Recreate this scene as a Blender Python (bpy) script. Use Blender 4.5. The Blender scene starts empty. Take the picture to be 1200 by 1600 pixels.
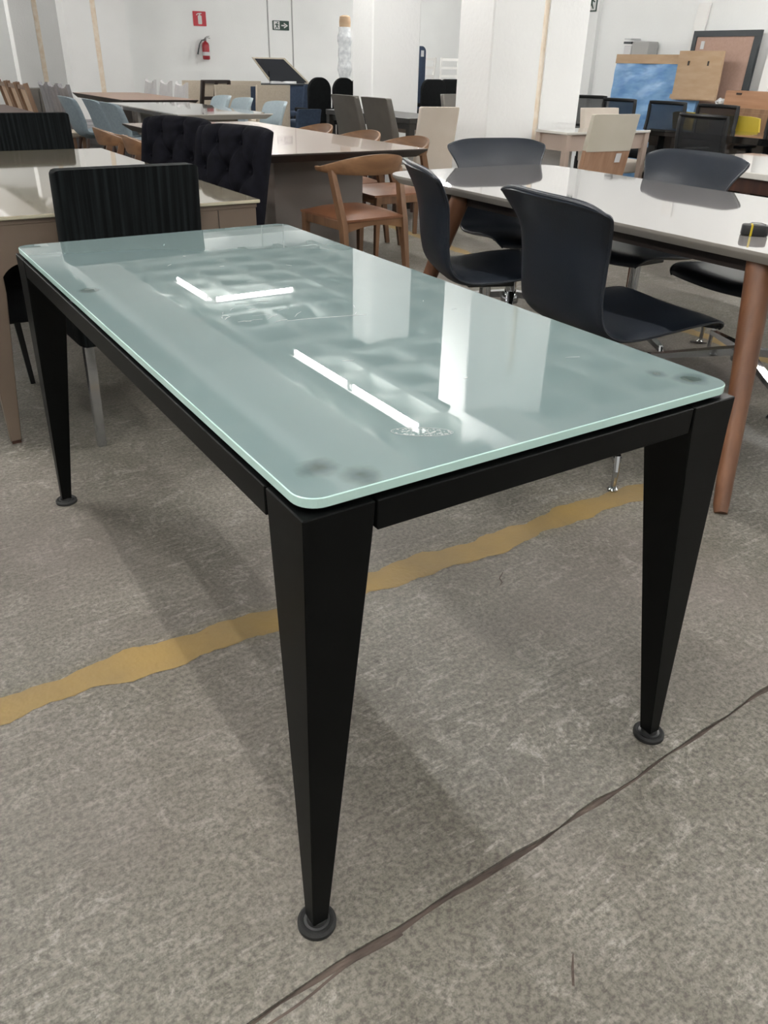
import bpy, bmesh, math, random
from mathutils import Vector, Matrix
random.seed(7)
PI = math.pi
SC = bpy.context.scene
COL = SC.collection

# ------------------------------------------------------------------ camera
cam_d = bpy.data.cameras.new('camera')
cam = bpy.data.objects.new('camera', cam_d)
COL.objects.link(cam)
cam_d.sensor_fit = 'VERTICAL'
cam_d.sensor_height = 36.0
cam_d.lens = 36.0 * 1228.6 / 1600.0
cam_d.clip_start = 0.05
cam_d.clip_end = 100
RI = Vector((0.8411029, -0.5404748, 0.0208065))
UP = Vector((0.2525026, 0.4263895, 0.8685818))
FW = Vector((0.4783183, 0.7253130, -0.4951088))
m = Matrix.Identity(4)
for i in range(3):
    m[i][0], m[i][1], m[i][2] = RI[i], UP[i], -FW[i]
m[2][3] = 1.1924
cam.matrix_world = m
SC.camera = cam

# ------------------------------------------------------------------ world and exposure
W = bpy.data.worlds.new('world')
SC.world = W
W.use_nodes = True
W.node_tree.nodes['Background'].inputs[0].default_value = (0.85, 0.9, 1.0, 1)
W.node_tree.nodes['Background'].inputs[1].default_value = 0.3
SC.view_settings.view_transform = 'Standard'
SC.view_settings.look = 'None'
SC.view_settings.gamma = 1.0
SC.view_settings.use_curve_mapping = False
SC.view_settings.exposure = 0.93
SC.cycles.adaptive_threshold = 0.03
SC.cycles.max_bounces = 5
SC.cycles.diffuse_bounces = 3
SC.cycles.glossy_bounces = 4
SC.cycles.transparent_max_bounces = 6
TUBE_POWER = 120.0          # emission strength of every fluorescent tube


# ------------------------------------------------------------------ materials
def lin(c):
    c = c / 255.0
    return c / 12.92 if c <= 0.04045 else ((c + 0.055) / 1.055) ** 2.4


ALB = 0.72                 # photo colours are brighter than the surfaces' own albedo


def rgb(r, g, b, k=None):
    k = ALB if k is None else k
    return (lin(r) * k, lin(g) * k, lin(b) * k, 1.0)


def mat(name, col, rough=0.5, metal=0.0, col2=None, scale=8.0, stretch=(1, 1, 1), detail=2.0,
        bump=0.0, bscale=None, coat=0.0, spec=0.5, sheen=0.0, emit=None, alpha=1.0, lo=0.35, hi=0.65, trans=0.0):
    mt = bpy.data.materials.new(name)
    mt.use_nodes = True
    nt = mt.node_tree
    b = nt.nodes['Principled BSDF']
    b.inputs['Base Color'].default_value = col
    b.inputs['Roughness'].default_value = rough
    b.inputs['Metallic'].default_value = metal
    b.inputs['Specular IOR Level'].default_value = spec
    b.inputs['Coat Weight'].default_value = coat
    b.inputs['Coat Roughness'].default_value = 0.03
    b.inputs['Sheen Weight'].default_value = sheen
    b.inputs['Alpha'].default_value = alpha
    b.inputs['Transmission Weight'].default_value = trans
    if emit:
        b.inputs['Emission Color'].default_value = col
        b.inputs['Emission Strength'].default_value = emit
    if col2 or bump:
        tc = nt.nodes.new('ShaderNodeTexCoord')
        mp = nt.nodes.new('ShaderNodeMapping')
        mp.inputs['Scale'].default_value = stretch
        nt.links.new(tc.outputs['Object'], mp.inputs['Vector'])
    if col2:
        n = nt.nodes.new('ShaderNodeTexNoise')
        n.inputs['Scale'].default_value = scale
        n.inputs['Detail'].default_value = detail
        r = nt.nodes.new('ShaderNodeValToRGB')
        r.color_ramp.elements[0].position = lo
        r.color_ramp.elements[1].position = hi
        r.color_ramp.elements[0].color = col
        r.color_ramp.elements[1].color = col2
        nt.links.new(mp.outputs[0], n.inputs['Vector'])
        nt.links.new(n.outputs['Fac'], r.inputs[0])
        nt.links.new(r.outputs[0], b.inputs['Base Color'])
    if bump:
        n2 = nt.nodes.new('ShaderNodeTexNoise')
        n2.inputs['Scale'].default_value = bscale or scale * 4
        n2.inputs['Detail'].default_value = 1
        bp = nt.nodes.new('ShaderNodeBump')
        bp.inputs['Strength'].default_value = bump
        bp.inputs['Distance'].default_value = 0.01
        nt.links.new(mp.outputs[0], n2.inputs['Vector'])
        nt.links.new(n2.outputs['Fac'], bp.inputs['Height'])
        nt.links.new(bp.outputs[0], b.inputs['Normal'])
    return mt


M = {}
M['wall'] = mat('white_wall_paint', rgb(238, 239, 238, 1), 0.75, col2=rgb(243, 244, 243, 1), scale=1.2, bump=0.15, bscale=40)
M['pillar'] = mat('white_pillar_paint', rgb(240, 240, 239, 1), 0.7, col2=rgb(244, 244, 243, 1), scale=1.5, bump=0.25, bscale=30)
M['ceil'] = mat('ceiling_paint', rgb(172, 177, 174, 1), 0.85, col2=rgb(180, 184, 181, 1), scale=2)
M['foam'] = mat('expansion_foam', rgb(244, 232, 216, 1), 0.9, col2=rgb(236, 218, 196, 1), scale=14, bump=0.3)
M['black_metal'] = mat('satin_black_metal', rgb(8, 10, 10), 0.42, col2=rgb(10, 12, 12), scale=30, spec=0.12)
M['rubber'] = mat('black_rubber', rgb(38, 38, 38), 0.7, bump=0.2, bscale=60)
M['padplastic'] = mat('grey_pad', rgb(92, 90, 96), 0.5)
M['chrome'] = mat('chrome', rgb(215, 217, 220), 0.09, metal=1.0)
M['dull_steel'] = mat('dull_steel', rgb(130, 130, 130), 0.35, metal=0.9)
M['navy'] = mat('navy_leather', rgb(28, 35, 45), 0.38, col2=rgb(33, 40, 51), scale=6, bump=0.06, bscale=220, spec=0.5)
M['velvet'] = mat('black_velvet', rgb(17, 17, 23), 0.9, col2=rgb(24, 24, 32), scale=25, spec=0.1)
M['black_fabric'] = mat('black_fabric', rgb(14, 16, 18), 0.8, col2=rgb(20, 23, 25), scale=20, spec=0.15)
M['blk_plastic'] = mat('black_plastic', rgb(22, 23, 25), 0.45)
M['leather_tan'] = mat('cognac_leather', rgb(156, 106, 76), 0.42, col2=rgb(142, 94, 66), scale=9, bump=0.08, bscale=160)
M['grey_leather'] = mat('taupe_grey_leather', rgb(108, 103, 96), 0.5, col2=rgb(102, 97, 91), scale=9)
M['cream'] = mat('cream_leather', rgb(246, 234, 220), 0.5, col2=rgb(240, 226, 210), scale=5, bump=0.05, bscale=120)
M['ivory'] = mat('ivory_leather', rgb(226, 218, 200), 0.5, col2=rgb(232, 224, 208), scale=5)
M['beige_lin'] = mat('beige_linen', rgb(224, 211, 192), 0.8, col2=rgb(216, 202, 182), scale=50)
M['blue_fab'] = mat('dusty_blue_fabric', rgb(154, 170, 180), 0.9, col2=rgb(164, 180, 189), scale=45, bump=0.1, bscale=200)
M['blue_fab2'] = mat('pale_blue_fabric', rgb(192, 208, 216), 0.9, col2=rgb(200, 216, 223), scale=45, bump=0.1, bscale=200)
M['cover_grey'] = mat('grey_slipcover', rgb(162, 161, 164), 0.9, col2=rgb(174, 173, 176), scale=7, bump=0.3, bscale=12)
M['cover_light'] = mat('light_grey_slipcover', rgb(216, 214, 214), 0.9, col2=rgb(224, 222, 222), scale=7, bump=0.3, bscale=12)
M['navy_fab'] = mat('navy_fabric', rgb(52, 68, 92), 0.85, col2=rgb(60, 77, 102), scale=30)
M['taupe'] = mat('taupe_lacquer', rgb(122, 106, 92), 0.4, col2=rgb(126, 110, 96), scale=3)
M['taupe_light'] = mat('light_taupe_lacquer', rgb(200, 180, 166), 0.45, col2=rgb(206, 186, 172), scale=3)
M['cream_glass'] = mat('cream_lacquered_glass', rgb(190, 179, 158), 0.06, coat=1.0, spec=0.8)
M['cream_edge'] = mat('cream_glass_edge', rgb(214, 208, 182), 0.2)
M['white_gloss'] = mat('white_gloss_top', rgb(246, 242, 234), 0.07, coat=1.0, spec=0.7)
M['grey_top'] = mat('pale_grey_glass_top', rgb(182, 176, 173), 0.05, coat=1.0, spec=0.8)
M['grey_edge'] = mat('grey_table_edge', rgb(168, 162, 154), 0.35)
M['white_paint'] = mat('white_paint', rgb(240, 239, 236, 1), 0.5)
M['paper'] = mat('white_paper', rgb(240, 240, 242), 0.7)
M['yellow'] = mat('yellow_plastic', rgb(252, 218, 70), 0.4, col2=rgb(253, 224, 90), scale=4)
M['blue_film'] = mat('blue_plastic_film', rgb(112, 166, 226), 0.3, col2=rgb(146, 194, 240), scale=6, stretch=(1, 1, 2.5), bump=0.6, bscale=9)
M['clear_film'] = mat('crinkled_clear_plastic', rgb(236, 239, 241, 1), 0.25, col2=rgb(206, 210, 214, 1), scale=16, bump=0.9, bscale=22)
M['cardboard'] = mat('cardboard', rgb(206, 174, 140), 0.85, col2=rgb(214, 184, 152), scale=5, stretch=(1, 1, 4), bump=0.15, bscale=30)
M['cork'] = mat('brown_board', rgb(202, 168, 152), 0.85, col2=rgb(208, 174, 158), scale=40)
M['frame_dark'] = mat('dark_grey_frame', rgb(58, 64, 68), 0.5)
M['red'] = mat('extinguisher_red', rgb(176, 26, 44), 0.3)
M['sign_red'] = mat('sign_red', rgb(222, 62, 76), 0.45)
M['sign_green'] = mat('sign_green', rgb(28, 66, 54), 0.45)
M['sign_white'] = mat('sign_white', rgb(244, 244, 242), 0.5)
M['conduit'] = mat('grey_conduit', rgb(196, 196, 194), 0.6)
M['black_gloss'] = mat('black_gloss_top', rgb(20, 22, 23), 0.07, coat=0.6)
M['dark_glass'] = mat('dark_smoked_panel', rgb(24, 28, 38), 0.12)
M['white_scratch'] = mat('white_scratch', rgb(235, 242, 240), 0.5, alpha=0.55)
M['tube'] = mat('fluorescent_tube', (1.0, 0.985, 0.955, 1), 0.4, emit=TUBE_POWER)
M['lamp_white'] = mat('lamp_white_enamel', rgb(240, 240, 238), 0.35)
M['yellow_accent'] = mat('yellow_tape', rgb(214, 190, 30), 0.45)


def wood(name, c1, c2, rough=0.42, axis=2, sc=3.0, coat=0.0):
    st = [9, 9, 9]
    st[axis] = 0.6
    return mat(name, c1, rough, col2=c2, scale=sc, stretch=tuple(st), detail=6, bump=0.03, bscale=sc * 3, coat=coat)


M['oak_v'] = wood('warm_oak_upright', rgb(146, 108, 78), rgb(120, 86, 60))
M['oak_h'] = wood('warm_oak_curved', rgb(156, 116, 82), rgb(134, 96, 66), axis=0)
M['walnut_leg'] = wood('walnut_leg', rgb(138, 92, 62), rgb(112, 72, 48))
M['walnut_dark'] = wood('dark_walnut_leg', rgb(88, 56, 42), rgb(66, 42, 34))
M['walnut_top'] = mat('brushed_walnut_top', rgb(170, 140, 120), 0.24, col2=rgb(190, 163, 143), scale=2.5, stretch=(10, 0.7, 1), detail=7, coat=0.25)
M['brown_top'] = mat('brown_far_top', rgb(172, 134, 110), 0.3, col2=rgb(156, 118, 96), scale=2.5, stretch=(8, 0.7, 1))
M['darkbrown_top'] = mat('dark_brown_top', rgb(110, 82, 74), 0.35, col2=rgb(96, 70, 62), scale=2.5, stretch=(8, 0.7, 1))
M['table_edge_dark'] = mat('dark_bevelled_edge', rgb(58, 48, 44), 0.4)
M['wood_panel'] = wood('brown_wood_panel', rgb(204, 164, 136), rgb(182, 140, 112))
M['crate_wood'] = wood('orange_brown_crate', rgb(206, 160, 128), rgb(184, 136, 104), axis=1)
M['light_wood'] = wood('light_beech', rgb(216, 176, 140), rgb(198, 154, 116))
M['oak_frame'] = wood('brown_oak_frame', rgb(164, 130, 104), rgb(142, 110, 86))


def striped_fabric():
    mt = mat('black_striped_fabric', rgb(24, 27, 29), 0.8, spec=0.1)
    nt = mt.node_tree
    b = nt.nodes['Principled BSDF']
    tc = nt.nodes.new('ShaderNodeTexCoord')
    mp = nt.nodes.new('ShaderNodeMapping')
    mp.inputs['Scale'].default_value = (70, 0.01, 1.2)
    n = nt.nodes.new('ShaderNodeTexNoise')
    n.inputs['Scale'].default_value = 1.0
    n.inputs['Detail'].default_value = 3
    r = nt.nodes.new('ShaderNodeValToRGB')
    r.color_ramp.elements[0].position = 0.45
    r.color_ramp.elements[1].position = 0.7
    r.color_ramp.elements[0].color = rgb(10, 13, 14)
    r.color_ramp.elements[1].color = rgb(36, 41, 43)
    nt.links.new(tc.outputs['Object'], mp.inputs[0])
    nt.links.new(mp.outputs[0], n.inputs['Vector'])
    nt.links.new(n.outputs['Fac'], r.inputs[0])
    nt.links.new(r.outputs[0], b.inputs['Base Color'])
    return mt


M['striped'] = striped_fabric()


def mesh_fabric():
    mt = mat('black_mesh_fabric', rgb(30, 34, 40), 0.7, alpha=0.62)
    return mt


M['mesh'] = mesh_fabric()
# cane webbing
M['cane'] = mat('pale_cane', rgb(244, 214, 186), 0.7, col2=rgb(234, 200, 170), scale=60)


def frosted_glass(pads):
    mt = bpy.data.materials.new('frosted_green_glass')
    mt.use_nodes = True
    nt = mt.node_tree
    b = nt.nodes['Principled BSDF']
    b.inputs['Roughness'].default_value = 0.008
    b.inputs['IOR'].default_value = 1.85
    b.inputs['Specular IOR Level'].default_value = 0.5
    b.inputs['Subsurface Weight'].default_value = 0.0
    geo = nt.nodes.new('ShaderNodeNewGeometry')
    n = nt.nodes.new('ShaderNodeTexNoise')
    n.inputs['Scale'].default_value = 2.2
    n.inputs['Detail'].default_value = 5
    nt.links.new(geo.outputs['Position'], n.inputs['Vector'])
    r = nt.nodes.new('ShaderNodeValToRGB')
    r.color_ramp.elements[0].position = 0.3
    r.color_ramp.elements[1].position = 0.72
    r.color_ramp.elements[0].color = rgb(131, 150, 150)
    r.color_ramp.elements[1].color = rgb(138, 158, 158)
    nt.links.new(n.outputs['Fac'], r.inputs[0])
    last = r.outputs[0]
    # dark blotches where the rubber pads press against the frosted underside
    n2 = nt.nodes.new('ShaderNodeTexNoise')
    n2.inputs['Scale'].default_value = 22
    n2.inputs['Detail'].default_value = 3
    nt.links.new(geo.outputs['Position'], n2.inputs['Vector'])
    for (x, y, rad) in pads:
        d = nt.nodes.new('ShaderNodeVectorMath')
        d.operation = 'DISTANCE'
        d.inputs[1].default_value = (x, y, 0.762)
        nt.links.new(geo.outputs['Position'], d.inputs[0])
        ad = nt.nodes.new('ShaderNodeMath')
        ad.operation = 'MULTIPLY_ADD'
        nt.links.new(n2.outputs['Fac'], ad.inputs[0])
        ad.inputs[1].default_value = -rad * 1.6
        nt.links.new(d.outputs['Value'], ad.inputs[2])
        mr = nt.nodes.new('ShaderNodeMapRange')
        mr.inputs['From Min'].default_value = -rad * 0.7
        mr.inputs['From Max'].default_value = rad * 0.35
        mr.inputs['To Min'].default_value = 0.75
        mr.inputs['To Max'].default_value = 0.0
        nt.links.new(ad.outputs[0], mr.inputs['Value'])
        mx = nt.nodes.new('ShaderNodeMix')
        mx.data_type = 'RGBA'
        nt.links.new(mr.outputs[0], mx.inputs['Factor'])
        nt.links.new(last, mx.inputs['A'])
        mx.inputs['B'].default_value = rgb(52, 66, 60)
        last = mx.outputs['Result']
    nt.links.new(last, b.inputs['Base Color'])
    # faint surface haze on roughness
    return mt


PADS = [(0.405, 0.762, 0.028), (0.440, 0.722, 0.026), (1.075, 0.742, 0.026), (1.045, 0.79, 0.02),
        (0.39, 1.75, 0.022), (0.40, 2.26, 0.026), (1.08, 2.25, 0.024)]
M['glass_face'] = frosted_glass(PADS)
M['glass_edge'] = mat('mint_glass_edge', rgb(202, 232, 225, 1), 0.15, col2=rgb(190, 222, 214, 1), scale=8, spec=0.6)


def concrete():
    mt = bpy.data.materials.new('polished_concrete')
    mt.use_nodes = True
    nt = mt.node_tree
    b = nt.nodes['Principled BSDF']
    geo = nt.nodes.new('ShaderNodeNewGeometry')
    P = geo.outputs['Position']

    def noise(scale, detail, rough=0.6, dist=0.0, vec=None):
        n = nt.nodes.new('ShaderNodeTexNoise')
        n.inputs['Scale'].default_value = scale
        n.inputs['Detail'].default_value = detail
        n.inputs['Roughness'].default_value = rough
        n.inputs['Distortion'].default_value = dist
        nt.links.new(vec or P, n.inputs['Vector'])
        return n.outputs['Fac']

    def ramp(src, p0, p1, c0, c1):
        r = nt.nodes.new('ShaderNodeValToRGB')
        r.color_ramp.elements[0].position = p0
        r.color_ramp.elements[1].position = p1
        r.color_ramp.elements[0].color = c0
        r.color_ramp.elements[1].color = c1
        nt.links.new(src, r.inputs[0])
        return r.outputs[0]

    def mix(fac, a, bb, mode='MIX', f=None):
        mx = nt.nodes.new('ShaderNodeMix')
        mx.data_type = 'RGBA'
        mx.blend_type = mode
        if f is not None:
            mx.inputs['Factor'].default_value = f
        else:
            nt.links.new(fac, mx.inputs['Factor'])
        nt.links.new(a, mx.inputs['A'])
        if isinstance(bb, tuple):
            mx.inputs['B'].default_value = bb
        else:
            nt.links.new(bb, mx.inputs['B'])
        return mx.outputs['Result']

    W1, K1 = (1, 1, 1, 1), (0, 0, 0, 1)
    base = ramp(noise(1.6, 5, 0.65, 0.6), 0.34, 0.66, rgb(128, 123, 111), rgb(162, 156, 145))
    # curved trowel sweeps
    wv = nt.nodes.new('ShaderNodeTexWave')
    wv.wave_type = 'RINGS'
    wv.rings_direction = 'Z'
    mp = nt.nodes.new('ShaderNodeMapping')
    mp.inputs['Location'].default_value = (-0.62, -1.5, 0)
    nt.links.new(P, mp.inputs[0])
    nt.links.new(mp.outputs[0], wv.inputs['Vector'])
    wv.inputs['Scale'].default_value = 7.0
    wv.inputs['Distortion'].default_value = 14.0
    wv.inputs['Detail'].default_value = 3.0
    wv.inputs['Detail Scale'].default_value = 2.2
    wv.inputs['Detail Roughness'].default_value = 0.75
    sweep = ramp(wv.outputs['Fac'], 0.62, 0.98, K1, (0.3, 0.3, 0.3, 1))
    sweep = mix(None, sweep, ramp(noise(1.1, 3, 0.5), 0.46, 0.6, K1, W1), 'MULTIPLY', 1.0)
    base = mix(sweep, base, rgb(190, 184, 174))
    # pale scuffed flecks
    fl = ramp(noise(13, 5, 0.78, 1.2), 0.53, 0.62, K1, (0.8, 0.8, 0.8, 1))
    msk = ramp(noise(2.1, 4, 0.6), 0.40, 0.62, (0.12, 0.12, 0.12, 1), W1)
    fm = mix(None, fl, msk, 'MULTIPLY', 1.0)
    base = mix(fm, base, rgb(200, 194, 184))
    # streaky trowel flecks, drawn out along two directions
    for ang, sc, seedloc in ((0.5, 1.0, 3.0), (-0.9, 1.35, 11.0)):
        ms = nt.nodes.new('ShaderNodeMapping')
        ms.inputs['Rotation'].default_value = (0, 0, ang)
        ms.inputs['Location'].default_value = (seedloc, seedloc * 0.7, 0)
        ms.inputs['Scale'].default_value = (9 * sc, 44 * sc, 9)
        nt.links.new(P, ms.inputs[0])
        s1 = ramp(noise(1.0, 4, 0.72, 0.0, ms.outputs[0]), 0.54, 0.66, K1, (0.75, 0.75, 0.75, 1))
        ms2 = nt.nodes.new('ShaderNodeMapping')
        ms2.inputs['Location'].default_value = (seedloc * 1.7, -seedloc, 0)
        nt.links.new(P, ms2.inputs[0])
        s2 = ramp(noise(2.6, 2, 0.6, 0.0, ms2.outputs[0]), 0.44, 0.62, K1, W1)
        base = mix(mix(None, s1, s2, 'MULTIPLY', 1.0), base, rgb(196, 190, 180))
        s3 = ramp(noise(1.7, 3, 0.7, 0.0, ms.outputs[0]), 0.33, 0.45, (0.55, 0.55, 0.55, 1), K1)
        base = mix(mix(None, s3, s2, 'MULTIPLY', 1.0), base, rgb(104, 98, 88))
    # fine grain and dark pits
    grain = ramp(noise(95, 2, 0.8), 0.35, 0.62, rgb(170, 168, 164), W1)
    base = mix(None, base, grain, 'MULTIPLY', 0.75)
    vo = nt.nodes.new('ShaderNodeTexVoronoi')
    vo.inputs['Scale'].default_value = 24
    nt.links.new(P, vo.inputs['Vector'])
    pit = ramp(vo.outputs['Distance'], 0.035, 0.07, (0.75, 0.75, 0.75, 1), K1)
    pm = mix(None, pit, ramp(noise(5, 2), 0.5, 0.6, K1, W1), 'MULTIPLY', 1.0)
    base = mix(pm, base, rgb(92, 84, 74))
    # greenish and purplish stains
    st = ramp(noise(0.7, 3), 0.45, 0.7, K1, (0.5, 0.5, 0.5, 1))
    base = mix(st, base, rgb(146, 134, 130))
    nt.links.new(base, b.inputs['Base Color'])
    rr = ramp(noise(3, 2), 0.3, 0.7, (0.42, 0.42, 0.42, 1), (0.62, 0.62, 0.62, 1))
    nt.links.new(rr, b.inputs['Roughness'])
    b.inputs['Specular IOR Level'].default_value = 0.4
    bp = nt.nodes.new('ShaderNodeBump')
    bp.inputs['Strength'].default_value = 0.12
    bp.inputs['Distance'].default_value = 0.004
    nt.links.new(noise(70, 2, 0.75), bp.inputs['Height'])
    nt.links.new(bp.outputs[0], b.inputs['Normal'])
    return mt


M['concrete'] = concrete()
M['joint'] = mat('joint_filler', rgb(84, 72, 66), 0.85, col2=rgb(112, 98, 88), scale=14, stretch=(1, 4, 1), bump=0.6, bscale=40)
M['yellow_paint'] = mat('worn_yellow_floor_paint', rgb(174, 144, 86), 0.6, col2=rgb(156, 132, 88), scale=5, detail=8, bump=0.2, bscale=70)


# ------------------------------------------------------------------ mesh helpers
class B:
    """collects geometry for ONE mesh object"""

    def __init__(self):
        self.bm = bmesh.new()

    def _xf(self, vs, rot, loc):
        mt = Matrix.Translation(loc)
        if rot is not None:
            mt = mt @ rot.to_4x4()
        bmesh.ops.transform(self.bm, matrix=mt, verts=vs)

    def box(self, c, s, bev=0.0, seg=2, rot=None):
        r = bmesh.ops.create_cube(self.bm, size=1.0)
        vs = r['verts']
        bmesh.ops.scale(self.bm, vec=s, verts=vs)
        if bev:
            es = list({e for v in vs for e in v.link_edges})
            rb = bmesh.ops.bevel(self.bm, geom=vs + es, offset=bev, segments=seg, affect='EDGES', profile=0.5)
            vs = list({v for f in rb['faces'] for v in f.verts} | {v for v in vs if v.is_valid})
        self._xf(vs, rot, Vector(c))
        return self

    def prism(self, poly, z0, z1, axis='z', bev=0.0, seg=2):
        """extrude polygon; axis z: (x,y) ; axis x: (y,z) ; axis y: (x,z)"""
        def P(a, b, t):
            return {'z': (a, b, t), 'x': (t, a, b), 'y': (a, t, b)}[axis]
        lo = [self.bm.verts.new(P(a, b, z0)) for a, b in poly]
        hi = [self.bm.verts.new(P(a, b, z1)) for a, b in poly]
        n = len(poly)
        fs = [self.bm.faces.new(lo[::-1]), self.bm.faces.new(hi)]
        for i in range(n):
            j = (i + 1) % n
            fs.append(self.bm.faces.new((lo[i], lo[j], hi[j], hi[i])))
        bmesh.ops.recalc_face_normals(self.bm, faces=fs)
        if bev:
            es = list({e for f in fs[:2] for e in f.edges})
            bmesh.ops.bevel(self.bm, geom=es, offset=bev, segments=seg, affect='EDGES', profile=0.5)
        return self

    def tube(self, pts, rad, n=10, cap=True, sq=None):
        """swept tube; rad float or list; sq=(w,h) gives a rectangular section"""
        pts = [Vector(p) for p in pts]
        k = len(pts)
        if not isinstance(rad, (list, tuple)):
            rad = [rad] * k
        rings = []
        ref = None
        for i, p in enumerate(pts):
            t = (pts[min(i + 1, k - 1)] - pts[max(i - 1, 0)]).normalized()
            if ref is None:
                ref = Vector((0, 0, 1)) if abs(t.z) < 0.9 else Vector((0, 1, 0))
                if abs(t.z) >= 0.9 and sq:
                    ref = Vector((0, 1, 0))
            a = t.cross(ref)
            if a.length < 1e-6:
                a = t.cross(Vector((1, 0, 0)))
            a.normalize()
            bb = a.cross(t).normalized()
            ref = bb
            ring = []
            for j in range(n):
                th = 2 * PI * (j + (0.5 if n == 4 else 0)) / n
                ca, sa = math.cos(th), math.sin(th)
                if sq:
                    w, h = sq
                    f = rad[i]
                    mx = max(abs(ca), abs(sa))
                    ring.append(self.bm.verts.new(p + a * (ca / mx * w * 0.5 * f) + bb * (sa / mx * h * 0.5 * f)))
                else:
                    ring.append(self.bm.verts.new(p + a * (ca * rad[i]) + bb * (sa * rad[i])))
            rings.append(ring)
        for i in range(k - 1):
            for j in range(n):
                j2 = (j + 1) % n
                self.bm.faces.new((rings[i][j], rings[i][j2], rings[i + 1][j2], rings[i + 1][j]))
        if cap:
            self.bm.faces.new(rings[0][::-1])
            self.bm.faces.new(rings[-1])
        return self

    def lathe(self, prof, c=(0, 0, 0), n=20):
        rings = []
        for r, z in prof:
            rings.append([self.bm.verts.new((c[0] + r * math.cos(2 * PI * j / n), c[1] + r * math.sin(2 * PI * j / n), c[2] + z)) for j in range(n)])
        for i in range(len(prof) - 1):
            for j in range(n):
                j2 = (j + 1) % n
                self.bm.faces.new((rings[i][j], rings[i][j2], rings[i + 1][j2], rings[i + 1][j]))
        self.bm.faces.new(rings[0][::-1])
        self.bm.faces.new(rings[-1])
        return self

    def sheet(self, front, back, nu, nv):
        """closed slab between two parametric surfaces front(s,t), back(s,t), s,t in 0..1"""
        A = [[self.bm.verts.new(front(i / nu, j / nv)) for j in range(nv + 1)] for i in range(nu + 1)]
        C = [[self.bm.verts.new(back(i / nu, j / nv)) for j in range(nv + 1)] for i in range(nu + 1)]
        fs = []
        for i in range(nu):
            for j in range(nv):
                fs.append(self.bm.faces.new((A[i][j], A[i + 1][j], A[i + 1][j + 1], A[i][j + 1])))
                fs.append(self.bm.faces.new((C[i][j], C[i][j + 1], C[i + 1][j + 1], C[i + 1][j])))
        loop = [(i, 0) for i in range(nu)] + [(nu, j) for j in range(nv)] + [(i, nv) for i in range(nu, 0, -1)] + [(0, j) for j in range(nv, 0, -1)]
        for q in range(len(loop)):
            a, b2 = loop[q], loop[(q + 1) % len(loop)]
            fs.append(self.bm.faces.new((A[a[0]][a[1]], A[b2[0]][b2[1]], C[b2[0]][b2[1]], C[a[0]][a[1]])))
        bmesh.ops.recalc_face_normals(self.bm, faces=fs)
        return self

    def build(self, name, material, parent=None, smooth=False, label=None, ang=40):
        me = bpy.data.meshes.new(name)
        bmesh.ops.recalc_face_normals(self.bm, faces=self.bm.faces[:])
        self.bm.to_mesh(me)
        self.bm.free()
        mats = material if isinstance(material, (list, tuple)) else [material]
        for q in mats:
            me.materials.append(q)
        if smooth:
            for p in me.polygons:
                p.use_smooth = True
            try:
                me.set_sharp_from_angle(angle=math.radians(ang))
            except Exception:
                pass
        o = bpy.data.objects.new(name, me)
        COL.objects.link(o)
        if parent is not None:
            o.parent = parent
        if label:
            o['label'] = label
        return o


def tag(o, label, cat, group=None):
    o['label'] = label
    o['category'] = cat
    if group:
        o['group'] = group
    return o


def thing(name, loc, rz=0.0, label=None, cat=None, group=None):
    o = bpy.data.objects.new(name, None)
    o.empty_display_size = 0.1
    COL.objects.link(o)
    o.location = loc
    o.rotation_euler = (0, 0, rz)
    if label:
        tag(o, label, cat, group)
    return o


def copy_tree(o, parent=None):
    c = o.copy()
    COL.objects.link(c)
    c.parent = parent
    for ch in list(o.children):
        copy_tree(ch, c)
    return c


def place(proto, loc, rz, label, group=None, first=False):
    o = proto if first else copy_tree(proto)
    o.location = loc
    o.rotation_euler = (0, 0, rz)
    o['label'] = label
    if group:
        o['group'] = group
    return o


def struct(name, b, material, parent=None, smooth=False):
    o = b.build(name, material, parent, smooth)
    if parent is None:
        o['kind'] = 'structure'
    return o


def lerp_pts(pts, s):
    """Catmull-Rom through pts, s in 0..1"""
    n = len(pts) - 1
    x = min(max(s, 0), 0.999999) * n
    i = int(x)
    f = x - i
    p0, p1, p2, p3 = pts[max(i - 1, 0)], pts[i], pts[i + 1], pts[min(i + 2, n)]
    out = []
    for a, b, c, d in zip(p0, p1, p2, p3):
        out.append(0.5 * (2 * b + (c - a) * f + (2 * a - 5 * b + 4 * c - d) * f * f + (3 * b - a - 3 * c + d) * f ** 3))
    return out


def rrect(x0, x1, y0, y1, r, n=6):
    pts = []
    for cx, cy, a0 in ((x1 - r, y1 - r, 0), (x0 + r, y1 - r, 90), (x0 + r, y0 + r, 180), (x1 - r, y0 + r, 270)):
        for k in range(n + 1):
            a = math.radians(a0 + 90 * k / n)
            pts.append((cx + r * math.cos(a), cy + r * math.sin(a)))
    return pts


# ------------------------------------------------------------------ the room
U0, U1 = -5.5, 8.3          # left and right walls
V0, VB, VD = -5.0, 17.5, 24.0
UB = 15.0                   # the hall goes on to the right beyond the end of the right wall
ZC = 3.36                   # underside of the waffle ribs


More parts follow.
